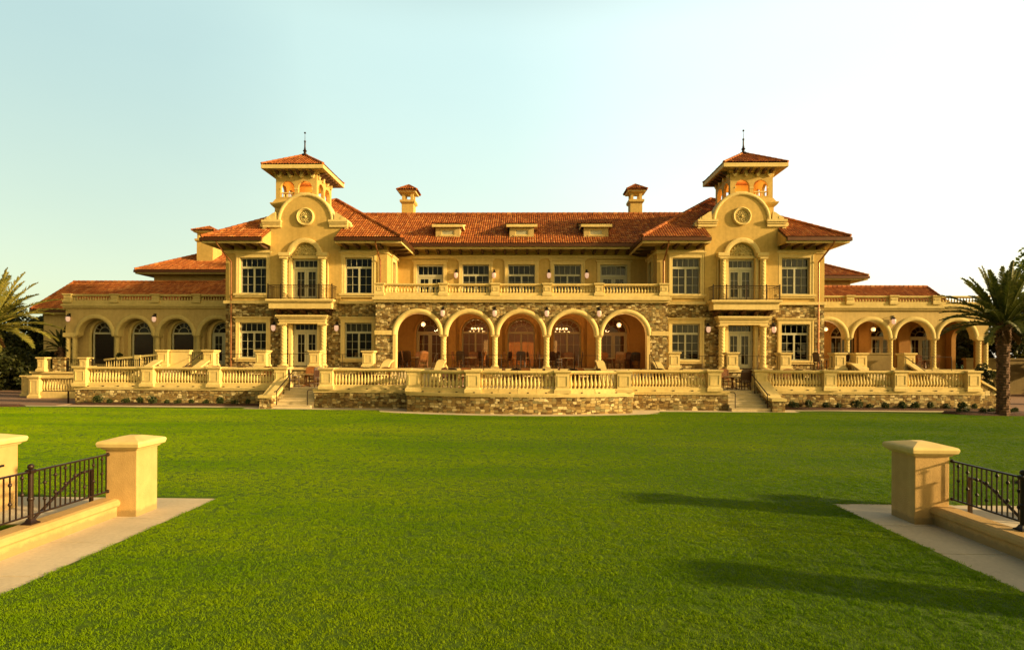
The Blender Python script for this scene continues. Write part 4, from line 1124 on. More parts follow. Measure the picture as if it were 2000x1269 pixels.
# stairs to the lawn
for sg, side in ((-1, 'by the driveway side'), (1, 'by the palm side')):
    x0, x1 = sorted((sg*13.27, sg*11.23))
    S = thing('staircase', 'flight of six pale stone steps from lawn to lower terrace, '+side, 'stairs', (OX+sg*12.25, 28.95, 0), 0, 'stairs to the lawn')
    for i in range(6):
        m = BM(); m.box(x0, x1, 28.95+.34*i, 31.02, .17*i+.001, .17*i+.135); m.box(x0, x1, 28.92+.34*i, 31.02, .17*i+.135, .17*i+.17); m.build('step', M['step'], S)
    m = BM(); xa, xb = sorted((sg*13.27, sg*13.92))
    m.prism([(28.75, -.05), (28.75, .56), (29.3, .60), (31.0, 1.46), (31.0, -.05)], xa, xb, axis='x'); ck = m.build('cheek_wall', M['stone'], S)
    m = BM(); m.prism([(28.68, .56), (28.68, .70), (29.26, .73), (30.85, 1.58), (30.85, 1.42), (29.3, .59)], xa-.06, xb+.06, axis='x'); m.build('cheek_coping', M['trim'], ck)
    m = BM(); xr = sg*11.42; m.path([(xr, 28.98, 0.0), (xr, 28.98, .92), (xr, 29.12, .98), (xr+sg*-.2, 29.6, 1.0)], .026); m.build('handrail', M['iron'], S, True)
    for xr in (sg*13.1,):
        m = BM(); m.path([(xr, 28.98, 0.0), (xr, 28.98, .92)], .026); m.path([(xr, 30.55, .86), (xr, 30.55, 1.70)], .026)
        m.path([(xr, 28.7, .90), (xr, 28.98, .92), (xr, 30.6, 1.73), (xr, 30.95, 1.9)], .030); m.build('handrail', M['iron'], S, True)
# stairs between the two terraces (their sloping cheeks show above the balustrade)
for x0, x1, lab in ((-8.2, -5.25, 'in front of the loggia arch nearest the driveway'), (5.25, 8.35, 'in front of the loggia arch nearest the dark palm'), (-23.0, -20.35, 'up to the shuttered wing'), (21.0, 24.0, 'up to the open arched wing')):
    S = thing('staircase', 'stone steps with white sloping cheeks '+lab, 'stairs', (OX+(x0+x1)/2, 33, 1.02), 0, 'upper stairs')
    for i in range(6):
        m = BM(); m.box(x0, x1, 32.3+.34*i, 34.41, 1.02+.18*i+.002, 1.02+.18*(i+1)); m.build('step', M['step'], S)
    dirn = -1 if x0 < 0 else 1
    for xc, wd in ((x0-.22, .2), (x1+.22, .2)):
        m = BM(); m.prism([(32.0, 1.02), (32.0, 1.45), (34.2, 2.45), (35.0, 2.58), (35.0, 1.02)], xc-wd, xc+wd, axis='x'); ck = m.build('cheek_wall', M['stone'], S)
        m = BM(); m.prism([(31.95, 1.45), (31.95, 1.57), (34.18, 2.55), (35.0, 2.68), (35.0, 2.58), (34.2, 2.45)], xc-wd-.05, xc+wd+.05, axis='x'); m.build('cheek_coping', M['trim'], ck)
    m = BM(); m.path([(x1-.1, 32.3, 1.02), (x1-.1, 32.3, 2.0), (x1-.1, 34.4, 3.05), (x1-.1, 34.9, 3.05), (x1-.1, 34.9, 2.1)], .025); m.build('handrail', M['iron'], S, True)
# panelled piers and thin iron rails along the edge of the upper terrace
UPX = [(-23.0, 'at the shuttered wing, beyond its stairs'), (-20.0, 'between the shuttered wing stairs and the house corner'), (-16.6, 'left of the tower doorway on the driveway side'), (-13.15, 'right of the tower doorway on the driveway side'), (-9.72, 'between the tower window and the first loggia arch'),
       (9.68, 'between the last loggia arch and the tower window'), (13.3, 'left of the tower doorway on the palm side'), (16.6, 'right of the tower doorway on the palm side'), (19.95, 'at the corner of the tower on the palm side'), (21.25, 'left of the stairs to the open wing'), (24.2, 'right of the stairs to the open wing')]
for x, where in UPX:
    a = .33; P = BM(); pedestal_mb(P, x, 34.62, 2.115, 3.22, a)
    o = P.build('stone_pier', M['trim'], None); tag(o, 'square panelled stone pier '+where, 'pier', 'piers on the upper terrace')
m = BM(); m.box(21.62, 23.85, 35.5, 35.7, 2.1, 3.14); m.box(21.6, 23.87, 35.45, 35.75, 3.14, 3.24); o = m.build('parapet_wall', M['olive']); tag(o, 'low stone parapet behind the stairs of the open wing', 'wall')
m = BM(); m.box(-22.6, -21.35, 34.5, 34.75, 2.115, 3.12); m.box(-22.64, -21.3, 34.45, 34.8, 3.12, 3.22); o = m.build('parapet_wall', M['trim']); tag(o, 'low sunlit stone parapet beside the stairs of the shuttered wing', 'wall')
for xa, xb, w in ((-19.6, -17.0, 'in front of the outer tower window, driveway side'), (-16.2, -13.55, 'in front of the tower doors, driveway side'), (-12.75, -10.1, 'in front of the inner tower window, driveway side'), (-4.9, 4.9, 'along the three middle loggia arches'), (10.05, 12.95, 'in front of the inner tower window, palm side'), (13.7, 16.2, 'in front of the tower doors, palm side'), (17.0, 19.6, 'in front of the outer tower window, palm side'), (24.6, 27.0, 'beyond the stairs of the open wing')):
    S = thing('railing', 'thin dark iron railing '+w, 'railing', (OX+(xa+xb)/2, 34.62, 2.1), 0, 'thin railings on the upper terrace')
    m = BM(); m.tube((xa, 34.62, 2.98), (xb, 34.62, 2.98), .017, .017, 6); m.build('rail', M['iron'], S)
    m = BM(); m.tube((xa, 34.62, 2.22), (xb, 34.62, 2.22), .012, .012, 6)
    n = max(1, int(round((xb-xa)/1.3))); mm = m
    mm.build('lower_rail', M['iron'], S)
    for i in range(n+1):
        x = xa+(xb-xa)*i/n; m = BM(); m.tube((x, 34.62, 2.1), (x, 34.62, 3.0), .018, .018, 6); m.build('post', M['iron'], S)

# ------------------------------------------------------------------ lamps
def make_lantern():
    t = thing('wall_lantern', 'x', 'lantern')
    m = MB(); m.box(-.07, .07, -.03, 0, .02, .32); m.tube((0,-.02,.26), (0,-.2,.30), .022); m.tube((0,-.2,.30), (0,-.2,.2), .02)
    m.lathe(0, -.2, [(.04,.13),(.06,.145),(.12,.10),(.2,.03)], 10)
    local(m.build('bracket', M['iron_black'], None), t)
    m = MB(); m.lathe(0, -.2, [(-.36,.02),(-.34,.07),(-.28,.125),(-.12,.15),(.0,.135),(.04,.12)], 12)
    local(m.build('glass_shade', M['lantern_glass'], None, True), t)
    return t
LAN = []
for sg, sd in ((-1, 'driveway-side'), (1, 'palm-side')):
    for s2, w in ((-1, 'outer'), (1, 'inner')): LAN.append((sg*(TX - s2*2.24), 38.0, 5.0, f'lit wall lantern on stone beside the {sd} tower doors, {w} one'))
for x, w in ((-5.25, 'between the first and second loggia arches, driveway end'), (-1.75, 'just driveway-side of the middle loggia arch'), (1.75, 'just palm-side of the middle loggia arch'), (5.25, 'between the last two loggia arches, palm end')): LAN.append((x, 36.6, 5.95, 'lit lantern on the stone '+w))
for x, w in ((-4.98, 'outer, by the second upstairs window'), (-2.08, 'inner, by the second upstairs window'), (2.08, 'inner, by the fourth upstairs window'), (4.95, 'outer, by the fourth upstairs window')): LAN.append((x, 41.4, 9.25, f'small lit lantern on upstairs wall, {w}'))
for x, w in ((-36.05, 'at the far corner of the shuttered wing'), (-29.1, 'between two arches of the shuttered wing'), (28.57, 'between two arches of the open wing')): LAN.append((x, 42.5, 5.92, 'lit wall lantern on stucco '+w))
proto = make_lantern()
for i, (x, y, z, lab) in enumerate(LAN):
    o = proto if i == 0 else copy_tree(proto)
    o.location = (OX+x, y, z); o['label'] = lab; o['group'] = 'wall lanterns'
def point(name, x, y, z, e, c=(1,.56,.22), r=.15):
    l = bpy.data.lights.new(name, 'POINT'); l.energy = e; l.color = c; l.shadow_soft_size = r
    o = bpy.data.objects.new(name, l); col.objects.link(o); o.location = (x, y, z)
GP = [(-7.05, 39.0, 5.22, 'glowing globe pendant in the loggia arch nearest the driveway'), (7.0, 39.0, 5.22, 'glowing globe pendant in the loggia arch nearest the dark palm'), (28.4, 44.5, 5.3, 'globe pendant behind the second column of the open wing'), (24.6, 44.5, 5.3, 'globe pendant by the tower end of the open wing')]
for x, y, z, lab in GP:
    t = thing('pendant_lamp', lab, 'lamp', (OX+x, y, z), 0, 'pendant lamps')
    m = MB(); m.ball((0,0,0), .17, 14); local(m.build('globe', M['globe'], None, True), t)
    m = MB(); m.tube((0,0,.2), (0,0,6.4-z), .015, .015, 6); m.lathe(0, 0, [(.18,.10),(.23,.10),(.25,.03)], 10); local(m.build('stem', M['iron_black']), t)
    point('pendant_bulb', OX+x, y-.35, z-.1, 70 if y < 40 else 45)
for x in (-3.5, 0, 3.5): point('loggia_fill', OX+x, 38.9, 6.15, 46)  # bodiless fill lights added to brighten the three middle bays
for x, lab in ((-3.55, 'lit candle chandelier inside the second loggia window'), (3.2, 'lit candle chandelier inside the fourth loggia window')):
    t = thing('chandelier', lab, 'chandelier', (OX+x, 43.2, 5.0), 0, 'chandeliers')
    for rr_, zz in ((.62, -.18), (.42, .10)):
        m = MB(); n = 10
        for i in range(n):
            a, b = 2*PI*i/n, 2*PI*(i+1)/n; m.tube((rr_*math.cos(a), rr_*math.sin(a), zz), (rr_*math.cos(b), rr_*math.sin(b), zz), .02, .02, 6)
        local(m.build('hoop', M['iron_black']), t)
        for i in range(n):
            a = 2*PI*i/n; m = MB(); m.lathe(rr_*math.cos(a), rr_*math.sin(a), [(zz,.03),(zz+.1,.035),(zz+.15,.01)], 6); local(m.build('candle', M['candle']), t)
    m = MB(); m.tube((0,0,-.2), (0,0,1.3), .02); local(m.build('stem', M['iron_black']), t)
    point('chandelier_room_light', OX+x, 43.2, 5.0, 170)
for x, lab in ((-2.75, 'pale framed picture hanging inside the second loggia window'), (2.55, 'pale framed picture hanging inside the fourth loggia window')):
    m = MB(); m.box(OX+x-.5, OX+x+.5, 45.6, 45.68, 3.0, 4.4); o = m.build('framed_picture', M['chair_wood']); tag(o, lab, 'picture')
    m = MB(); m.box(OX+x-.42, OX+x+.42, 45.58, 45.61, 3.08, 4.32); m.build('canvas', M['picture'], o)
m = MB(); m.box(OX-1.3, OX+1.3, 45.4, 46.0, 2.1, 4.1); m.box(OX-1.36, OX+1.36, 45.36, 46.0, 4.1, 4.18); o = m.build('cabinet', M['cushion']); tag(o, 'orange wood cabinet inside the middle loggia window', 'cabinet')
m = MB(); m.box(OX-.62, OX-.03, 45.37, 45.41, 2.3, 4.0); m.build('door', M['cushion'], o); m = MB(); m.box(OX+.03, OX+.62, 45.37, 45.41, 2.3, 4.0); m.build('door', M['cushion'], o)
point('chandelier_room_light', OX, 43.4, 5.2, 90)  # no chandelier hangs here: bodiless light behind the middle window

# ------------------------------------------------------------------ tables and chairs
def make_chair(wood):
    t = thing('chair', 'x', 'chair')
    m = MB(); m.prism([(-.25,-.24),(.25,-.24),(.23,.22),(-.23,.22)], .42, .46, 'z'); local(m.build('seat', M[wood], None, bevel=.008), t)
    m = MB(); top = arc_pts(0, 1.06, .255, 0, PI, 10)
    rail = [(-.255,.98),(.255,.98)] + [(x, 1.06+(z-1.06)*.42) for x, z in top]
    m.prism(rail, .27, .31); 
    for x in (-.235, .235): m.prism([(.20,.44),(.245,.44),(.305,1.05),(.265,1.05)], x-.025, x+.025, axis='x')
    for i in range(5):
        x = -.17+.085*i; m.prism([(.215,.56),(.232,.56),(.295,1.0),(.278,1.0)], x-.0395, x+.0395, axis='x')
    m.box(-.22,.22,.205,.235,.53,.58); local(m.build('backrest', M[wood]), t)
    for x in (-.22, .22):
        m = MB(); m.tube((x,-.21,0),(x,-.21,.62),.022,.026,6); local(m.build('leg', M[wood]), t)
        m = MB(); m.tube((x,.25,0),(x,.21,.45),.022,.026,6); local(m.build('leg', M[wood]), t)
        m = MB(); m.box(x-.03,x+.03,-.25,.25,.62,.65); local(m.build('armrest', M[wood]), t)
    m = MB(); m.box(-.21,.21,-.225,-.195,.18,.21); m.box(-.21,.21,.225,.255,.22,.25); local(m.build('stretcher', M[wood]), t)
    return t
def make_table():
    t = thing('round_table', 'x', 'table')
    m = MB(); m.lathe(0, 0, [(.70,.50),(.715,.55),(.745,.55),(.75,.54)], 24); local(m.build('tabletop', M['table_top'], None, True), t)
    m = MB(); m.lathe(0, 0, [(.06,.09),(.2,.06),(.5,.05),(.7,.12)], 10)
    for k in range(4):
        a = PI/4+k*PI/2; m.tube((0,0,.12), (.36*math.cos(a), .36*math.sin(a), .02), .04, .025, 6)
    local(m.build('pedestal', M['chair_wood']), t)
    return t
CHA = make_chair('chair_wood'); CHB = make_chair('chair_dark'); TB = make_table(); used = set()
def put(proto, x, y, z, rz, lab, grp):
    if proto.name not in used:
        used.add(proto.name); o = proto
    else: o = copy_tree(proto)
    o.location = (OX+x, y, z); o.rotation_euler = (0, 0, rz); o['label'] = lab; o['group'] = grp
    if proto is not TB: o.scale = (1.24, 1.15, 1.02)
    return o
def dining(x, y, z, place, chairs):
    put(TB, x, y, z, random.uniform(0, 1), f'round pale topped table {place}', 'dining tables')
    for a, role, pr in chairs:
        r = .86; ca, sa = math.cos(R(a)), math.sin(R(a))
        put(pr, x+r*ca, y+r*sa, z, R(a)-PI/2+random.uniform(-.15,.15), f'{"dark" if pr is CHB else "reddish"} slatted chair, {role}, at table {place}', 'dining chairs')
four = [(250, 'back turned', CHB), (160, 'driveway side', CHB), (85, 'facing the lawn', CHA), (10, 'palm side', CHB)]
dining(-12.75, 32.1, 1.02, 'at the head of the driveway-side stairs', [(232, 'back turned', CHB), (97, 'facing the lawn', CHA), (330, 'palm side', CHB), (20, 'far palm side', CHA)])
dining(12.45, 32.1, 1.02, 'at the head of the palm-side stairs', [(170, 'driveway side', CHB), (95, 'facing the lawn', CHA), (290, 'back turned', CHB), (10, 'palm side', CHB)])
for x, y, w in ((-3.3, 31.2, 'behind the bow, driveway end'), (0.2, 31.0, 'behind the middle of the bow'), (3.4, 31.2, 'behind the bow, palm end'), (-8.4, 32.0, 'on the lower terrace before the first arch'), (8.3, 32.0, 'on the lower terrace before the last arch'), (-16.0, 32.6, 'below the driveway-side tower'), (16.4, 32.6, 'below the palm-side tower'), (-19.4, 32.8, 'nearest the driveway on the lower terrace')):
    dining(x, y, 1.02, w, four)
LD = [(-7.3, 'in the first loggia arch'), (-3.7, 'in the second loggia arch'), (0.0, 'in the middle loggia arch'), (3.2, 'in the fourth loggia arch'), (6.6, 'in the last loggia arch')]
sets = [[(200,'driveway side',CHA),(240,'back turned, driveway corner',CHB),(95,'facing the lawn',CHA),(300,'back turned, palm corner',CHA)],
        [(180,'driveway side',CHA),(245,'back turned',CHB),(80,'facing the lawn',CHA),(350,'palm side',CHA)],
        [(175,'driveway side',CHA),(270,'back turned',CHB),(5,'palm side',CHA)],
        [(215,'driveway side',CHB),(75,'facing the lawn',CHA),(345,'palm side',CHB)],
        [(190,'driveway side',CHB),(120,'facing the lawn',CHA),(280,'back turned',CHA),(20,'palm side',CHB)]]
for (x, w), s in zip(LD, sets): dining(x, 38.6, 2.1, w, s)
dining(-1.9, 40.2, 2.1, 'deep between the second and middle arches', [(200,'driveway side',CHB),(90,'facing the lawn',CHA),(340,'palm side',CHB)])
dining(1.6, 40.2, 2.1, 'deep between the middle and fourth arches', [(200,'driveway side',CHB),(90,'facing the lawn',CHA),(340,'palm side',CHB)])
dining(-8.6, 40.0, 2.1, 'deep behind the first arch', [(100,'facing the lawn',CHA),(275,'back turned',CHB)])
dining(8.1, 39.6, 2.1, 'deep behind the last arch', [(100,'facing the lawn',CHA),(270,'back turned',CHB)])
dining(32.6, 44.6, 2.1, 'in the third arch of the open wing', [(200,'driveway side',CHA),(80,'facing the lawn',CHA),(270,'back turned',CHA)])
dining(20.6, 36.2, 2.1, 'at the corner of the open wing', [(180,'driveway side',CHB),(270,'back turned',CHB)])
for r_ in (CHA, CHB, TB): pass
# ------------------------------------------------------------------ ground
def sheet(name, poly, z, mat, kind='structure', holes=(), th=.05):
    m = MB(); m.plate(poly, list(holes), z-th, z, 'z'); o = m.build(name, M[mat]); return tag(o, kind=kind)
PL, PR = -5.73, 5.66
wellL = rect(-8.86, -7.02, 3.0, 8.55); wellR = rect(6.92, 8.72, 3.0, 8.65)
sheet('ground', [(-1500,-1500),(1500,-1500),(1500,2500),(-1500,2500)], -.075, 'lawn', holes=[wellL, wellR], th=.3)
bowp = [(OX+x, y) for x, y in arc_bow(20, .95, 7.0)]
back = [(60, 29.35), (OX+14.75, 29.35), (OX+14.7, 28.5), (OX+7.3, 28.4)] + list(reversed(bowp)) + [(OX-7.3, 28.15), (OX-14.75, 28.4), (OX-14.8, 29.1), (-60, 29.1)]
lawn_poly = [(PL,-6),(PR,-6),(PR,10.16),(60,10.16)] + back + [(-60,10.04),(PL,10.04)]
sheet('lawn', lawn_poly, .012, 'lawn', th=.06)
sheet('path', [(-60,24.5),(40,24.5),(40,31.3),(-60,31.3)], -.004, 'concrete')
for poly, hole, nm in (([(-9.7,3.0),(PL+.02,3.0),(PL+.02,10.06),(-9.7,10.06)], wellL, 'l'), ([(PR-.02,3.0),(9.6,3.0),(9.6,10.18),(PR-.02,10.18)], wellR, 'r')):
    outer = poly
    x0, x1 = poly[0][0], poly[1][0]; hx0, hx1, hy1 = hole[0][0], hole[1][0], hole[2][1]; y1 = poly[2][1]
    m = MB(); ys = [y1, hy1+.18, 7.55, 6.35, 5.15, 3.0]
    # slabs with open joints
    a0, a1 = (hx1, x1) if nm == 'l' else (x0, hx0)
    mids = [a0, a1] 
    for ya, yb in zip(ys[1:], ys[2:]): m.box(a0, a1, yb+.009, ya-.009, -.06, 0)
    m.box(a0 if nm == 'l' else a0, a1, ys[1]+.009, ys[0], -.06, 0)
    b0, b1 = (x0, a0) if nm == 'l' else (a1, x1)
    m.box(b0+.006, b1-.006, hy1, ys[0], -.06, -.001); c0, c1 = (x0, hx0) if nm == 'l' else (hx1, x1); m.box(c0, c1, 3, hy1-.005, -.06, -.001)
    tag(m.build('path', M['concrete']), kind='structure')
for hx0, hx1, hy, w in ((-8.86,-7.02,8.55,'beside the golden foreground pillars'), (6.92,8.72,8.65,'beside the shaded foreground pillar')):
    S = thing('sunken_stairs', 'concrete stairs going down between low stucco walls '+w, 'stairs', ((hx0+hx1)/2, hy, 0), 0, 'sunken stairs')
    for i in range(9):
        m = MB(); m.box(hx0, hx1, hy-.42*(i+1), hy-.42*i, -.17*(i+1)-.1, -.17*(i+1)); m.build('step', M['concrete'], S)
    m = MB(); m.box(hx0-.12, hx0-.002, 3, hy, -2.5, -.08); m.box(hx1+.002, hx1+.12, 3, hy, -2.5, -.08); m.box(hx0, hx1, hy+.002, hy+.1, -1.0, -.065); m.build('side_wall', M['pillar_stucco'], S)
sheet('driveway', [(-80,29.75),(OX-25.9,29.75),(OX-25.9,60),(-80,60)], .012, 'paver', th=.02)
sheet('driveway', [(OX+27.3,29.9),(80,29.9),(80,60),(OX+27.3,60)], .012, 'paver', th=.02)
def bed(name, pts, z, seed):
    """low mound of bark with a ragged edge"""
    rs = random.Random(seed); m = MB(); n = len(pts)
    cx = sum(p[0] for p in pts)/n; cy = sum(p[1] for p in pts)/n
    vs = [(x, y, -.02) for x, y in pts]; inn = [(cx+(x-cx)*.93, cy+(y-cy)*.80, z*rs.uniform(.6,1.1)) for x, y in pts]
    vs += inn; vs.append((cx, cy, z)); fs = [(i, (i+1) % n, n+(i+1) % n, n+i) for i in range(n)] + [(n+i, n+(i+1) % n, 2*n) for i in range(n)]
    m.add(vs, fs); return tag(m.build(name, M['mulch'], None, True), kind='structure')
def strip(x0, x1, y0, y1, seed):
    rs = random.Random(seed); n = 26; f = [(x0+(x1-x0)*i/n, y0+rs.uniform(-.05,.05)) for i in range(n+1)]; return f + [(x, y1) for x, _ in reversed(f)]
bed('mulch_bed', strip(OX-25.7, OX-14.0, 30.12, 30.93, 1), .10, 1); bed('mulch_bed', strip(OX+14.0, OX+27.2, 30.22, 30.93, 2), .10, 2)
def ring(cx, cy, rx, ry, seed):
    rs = random.Random(seed); return [(cx+rx*math.cos(2*PI*i/22)*rs.uniform(.93,1.05), cy+ry*math.sin(2*PI*i/22)*rs.uniform(.93,1.05)) for i in range(22)]
bed('mulch_bed', ring(24.0, 28.3, 2.6, 1.0, 3), .14, 3); bed('mulch_bed', ring(-30.2, 28.9, 3.2, .7, 4), .14, 4)
bed('mulch_bed', ring(11.6, 11.9, 1.0, .55, 5), .08, 5)

# ------------------------------------------------------------------ foreground pillars, walls and fences
def gate_pillar(x, y, a, b, lab):
    m = MB(); m.box(x-a, x+a, y-b, y+b, -.05, 1.13); o = m.build('gate_pillar', M['pillar_stucco'], None, bevel=.012)
    tag(o, lab, 'pillar', 'foreground pillars')
    c = MB(); c.stack(x, y, [(1.10, a+.02, b+.02), (1.13, a+.045, b+.045), (1.15, a+.085, b+.085), (1.21, a+.10, b+.10), (1.24, a+.085, b+.085), (1.258, a+.03, b+.03), (1.308, .10, .10)])
    c.build('cap', M['trim'], o, bevel=.008); return o
gate_pillar(-6.67, 9.08, .262, .255, 'sunlit golden stucco pillar ending the iron fence')
gate_pillar(-9.16, 9.08, .262, .255, 'golden stucco pillar across the sunken stairs, cut by picture edge')
gate_pillar(6.575, 9.19, .275, .28, 'stucco pillar with one face in shade and fence shadows on its front')
gate_pillar(9.10, 9.19, .275, .28, 'stucco pillar beyond the sunken stairs, outside the dark fence')
gate_pillar(-6.67, 4.6, .262, .255, 'near pillar at the camera end of the golden low wall')
gate_pillar(6.575, 5.55, .275, .28, 'near pillar at the camera end of the shaded low wall')
def fence(sg, xw, xf_, y1, y0, posts, lab, iron):
    m = MB(); xa, xb = sorted((xw, xw+sg*.30)); m.box(xa, xb, y0, y1+.02, -.06, .175)
    o = m.build('low_wall', M['pillar_stucco'], None, bevel=.01); tag(o, f'low stucco wall with rounded coping under the {lab} fence', 'wall', 'foreground low walls')
    c = MB(); xm = (xa+xb)/2; hw = .205
    prof = [(xm-hw+.02,.17),(xm-hw,.20),(xm-hw,.245),(xm-hw+.03,.28),(xm-hw+.08,.298),(xm+hw-.08,.298),(xm+hw-.03,.28),(xm+hw,.245),(xm+hw,.20),(xm+hw-.02,.17)]
    c.prism(prof, y0, y1+.012); c.build('coping', M['pillar_stucco'], o)
    F = thing('iron_fence', f'{lab} iron fence with knobbed pickets on the low wall', 'fence', (xf_, y1, .3), 0, 'foreground iron fences')
    zt, zb = 1.025, .415
    m = MB(); m.box(xf_-.02, xf_+.02, y0, y1, zt-.012, zt+.012); m.ball((xf_, y1-.01, zt), .033, 10); m.build('top_rail', M[iron], F, bevel=.004)
    m = MB(); m.box(xf_-.016, xf_+.016, y0, y1, zb-.012, zb+.012); m.ball((xf_, y1-.01, zb), .03, 10); m.build('bottom_rail', M[iron], F, bevel=.004)
    n = int((y1-y0)/.088); kn = [0, .52, 0, .80, 0, .30, 0, .66]
    for i in range(n):
        y = y1-.05-i*.088
        if any(abs(y-p) < .06 for p in posts): continue
        m = MB(); s = .0075; m.box(xf_-s, xf_+s, y-s, y+s, zb+.012, zt-.012)
        k = kn[i % 8]
        for kk in ((k, k-.42 if k > .6 else k+.38) if k else ()):
            if 0.05 < kk < .95:
                zc = zb + kk*(zt-zb); m.lathe(xf_, y, [(zc-.03,.009),(zc-.014,.02),(zc,.024),(zc+.014,.02),(zc+.03,.009)], 8)
        m.build('picket', M[iron], F)
    for p in posts:
        m = MB(); m.stack(xf_, p, [(.295,.075,.075),(.315,.075,.075),(.33,.05,.05),(.36,.036,.036),(.375,.032,.032)])
        m.lathe(xf_, p, [(.375,.033),(1.0,.033)], 14); m.stack(xf_, p, [(1.0,.036,.036),(1.02,.046,.046),(1.045,.046,.046),(1.06,.03,.03)])
        m.lathe(xf_, p, [(.62,.034),(.63,.041),(.66,.041),(.67,.034)], 14)
        m.ball((xf_, p, 1.095), .042, 12); m.build('post', M[iron], F, True)
    return F
fence(-1, -6.735, -6.89, 8.835, 4.9, (7.42, 5.95), 'bronze brown', 'iron')
fence(1, 6.605, 6.89, 8.92, 5.85, (7.66, 6.25), 'near black', 'iron_black')
for x, y, w, mt, ln in ((-7.06, 8.72, 'behind the bronze brown fence', 'iron', 3.2), (-8.82, 8.98, 'by the cut off golden pillar', 'iron_black', 3.2), (7.05, 8.78, 'behind the near black fence', 'iron', 3.0), (8.66, 8.9, 'across the stairs from the near black fence', 'iron_black', 3.0)):
    H = thing('handrail', 'sloping iron handrail of the sunken stairs '+w, 'handrail', (x, y, 0), 0, 'sunken stair handrails')
    m = MB(); r = [(x, y, .79), (x, y-.22, .79), (x, y-.42, .72)]; 
    s_ = .17/.42*1.6
    r += [(x, y-.42-.3*i, .72-s_*.3*i) for i in range(1, int(ln/.3))]
    m.path(r, .021); m.ball(r[0], .021); m.build('rail', M[mt], H, True)
    for yy, za, zb in ((y-(.5 if x < -8 else .03), -.02, .70 if x < -8 else .79), (y-1.3, -.62, .72-s_*.88), (y-2.5, -1.2, .72-s_*2.08)):
        m = MB(); m.box(x-.022, x+.022, yy-.022, yy+.022, za, zb); m.build('post', M[mt], H)

# ------------------------------------------------------------------ far left corner of the grounds
o = thing('railing', 'low dark metal rail standing on the brick driveway by the terrace end', 'railing', (-26.9, 31.2, 0))
m = MB(); m.box(-28.3, -25.95, 31.18, 31.23, .69, .735); m.build('rail', M['iron'], o)
for x in (-26.75,):
    m = MB(); m.box(x-.035, x+.035, 31.18, 31.23, 0, .69); m.build('post', M['iron'], o)
pp = [(-34.6, 37.2), (-32.4, 35.4), (-26.6, 35.4)]
balustrade('angled stone balustrade along the far side of the brick driveway', runs(pp, .34), pp, .25, 1.42, .33, ox=0, r=.085, gap=.19, base=.25)
m = MB(); m.box(-35.8, -26.2, 38.6, 38.9, 0, 1.55); m.box(-35.9, -26.1, 38.5, 38.95, 1.55, 1.68); tag(m.build('stone_wall', M['trim'], None), 'plain pale stone wall carrying piers behind the brick driveway', 'wall')
for x, lab in ((-35.0, 'panelled stone pier on the pale wall beside the dark trees'), (-31.9, 'panelled stone pier on the pale wall before the shuttered wing')):
    m = MB(); pedestal_mb(m, x, 38.7, 1.68, 2.72, .26); tag(m.build('stone_pier', M['trim']), lab, 'pier', 'piers on the pale wall')
m = MB(); m.box(-34.25, -33.35, 38.58, 38.88, 1.682, 2.62); m.box(-34.3, -33.3, 38.53, 38.92, 2.62, 2.72); tag(m.build('parapet_wall', M['stone']), 'short lit panel of rubble stone on the pale wall', 'wall')
F = thing('iron_fence', 'dark iron fence with thin bars running before the shuttered wing', 'fence', (-29, 38.7, 1.68))
m = MB(); m.box(-33.3, -24.5, 38.685, 38.715, 2.55, 2.59); m.build('top_rail', M['iron_black'], F)
m = MB(); m.box(-33.3, -24.5, 38.685, 38.715, 1.80, 1.83); m.build('bottom_rail', M['iron_black'], F)
for i in range(60):
    x = -33.2+.147*i; m = MB(); s = .012 if i % 12 else .03; m.box(x-s, x+s, 38.7-s, 38.7+s, 1.68, 2.56 if i % 12 else 2.7); m.build('picket' if i % 12 else 'post', M['iron_black'], F)
R_ = thing('balustrade', 'sloping stone balustrade of the ramp up to the shuttered wing', 'balustrade', (-28, 40, 2), 0, 'balustrades')
def rz(x): return 1.75 + (x+31.5)/8.5*.85
m = MB(); m.prism([(-31.5, 1.0), (-23.4, 1.0), (-23.4, rz(-23.4)+.12), (-31.5, rz(-31.5)+.12)], 39.9, 40.1); m.build('base_rail', M['trim_grey'], R_)
m = MB(); m.prism([(-31.5, rz(-31.5)+.72), (-23.4, rz(-23.4)+.72), (-23.4, rz(-23.4)+.86), (-31.5, rz(-31.5)+.86)], 39.85, 40.15); m.build('top_rail', M['trim_grey'], R_)
for i in range(40):
    x = -31.4+.2*i; baluster(R_, x, 40, rz(x)+.11, .62, .07, 'trim_grey')
for x in (-28.9, -26.2):
    m = MB(); m.box(x-.22, x+.22, 39.8, 40.2, 1, rz(x)+.9); m.build('pedestal', M['trim_grey'], R_)
# right corner
m = MB(); m.box(37.5, 52, 47, 47.3, 0, 2.9); m.box(37.4, 52, 46.9, 47.4, 2.9, 3.05); tag(m.build('garden_wall', M['olive']), 'olive garden wall half hidden behind the dark palm', 'wall')

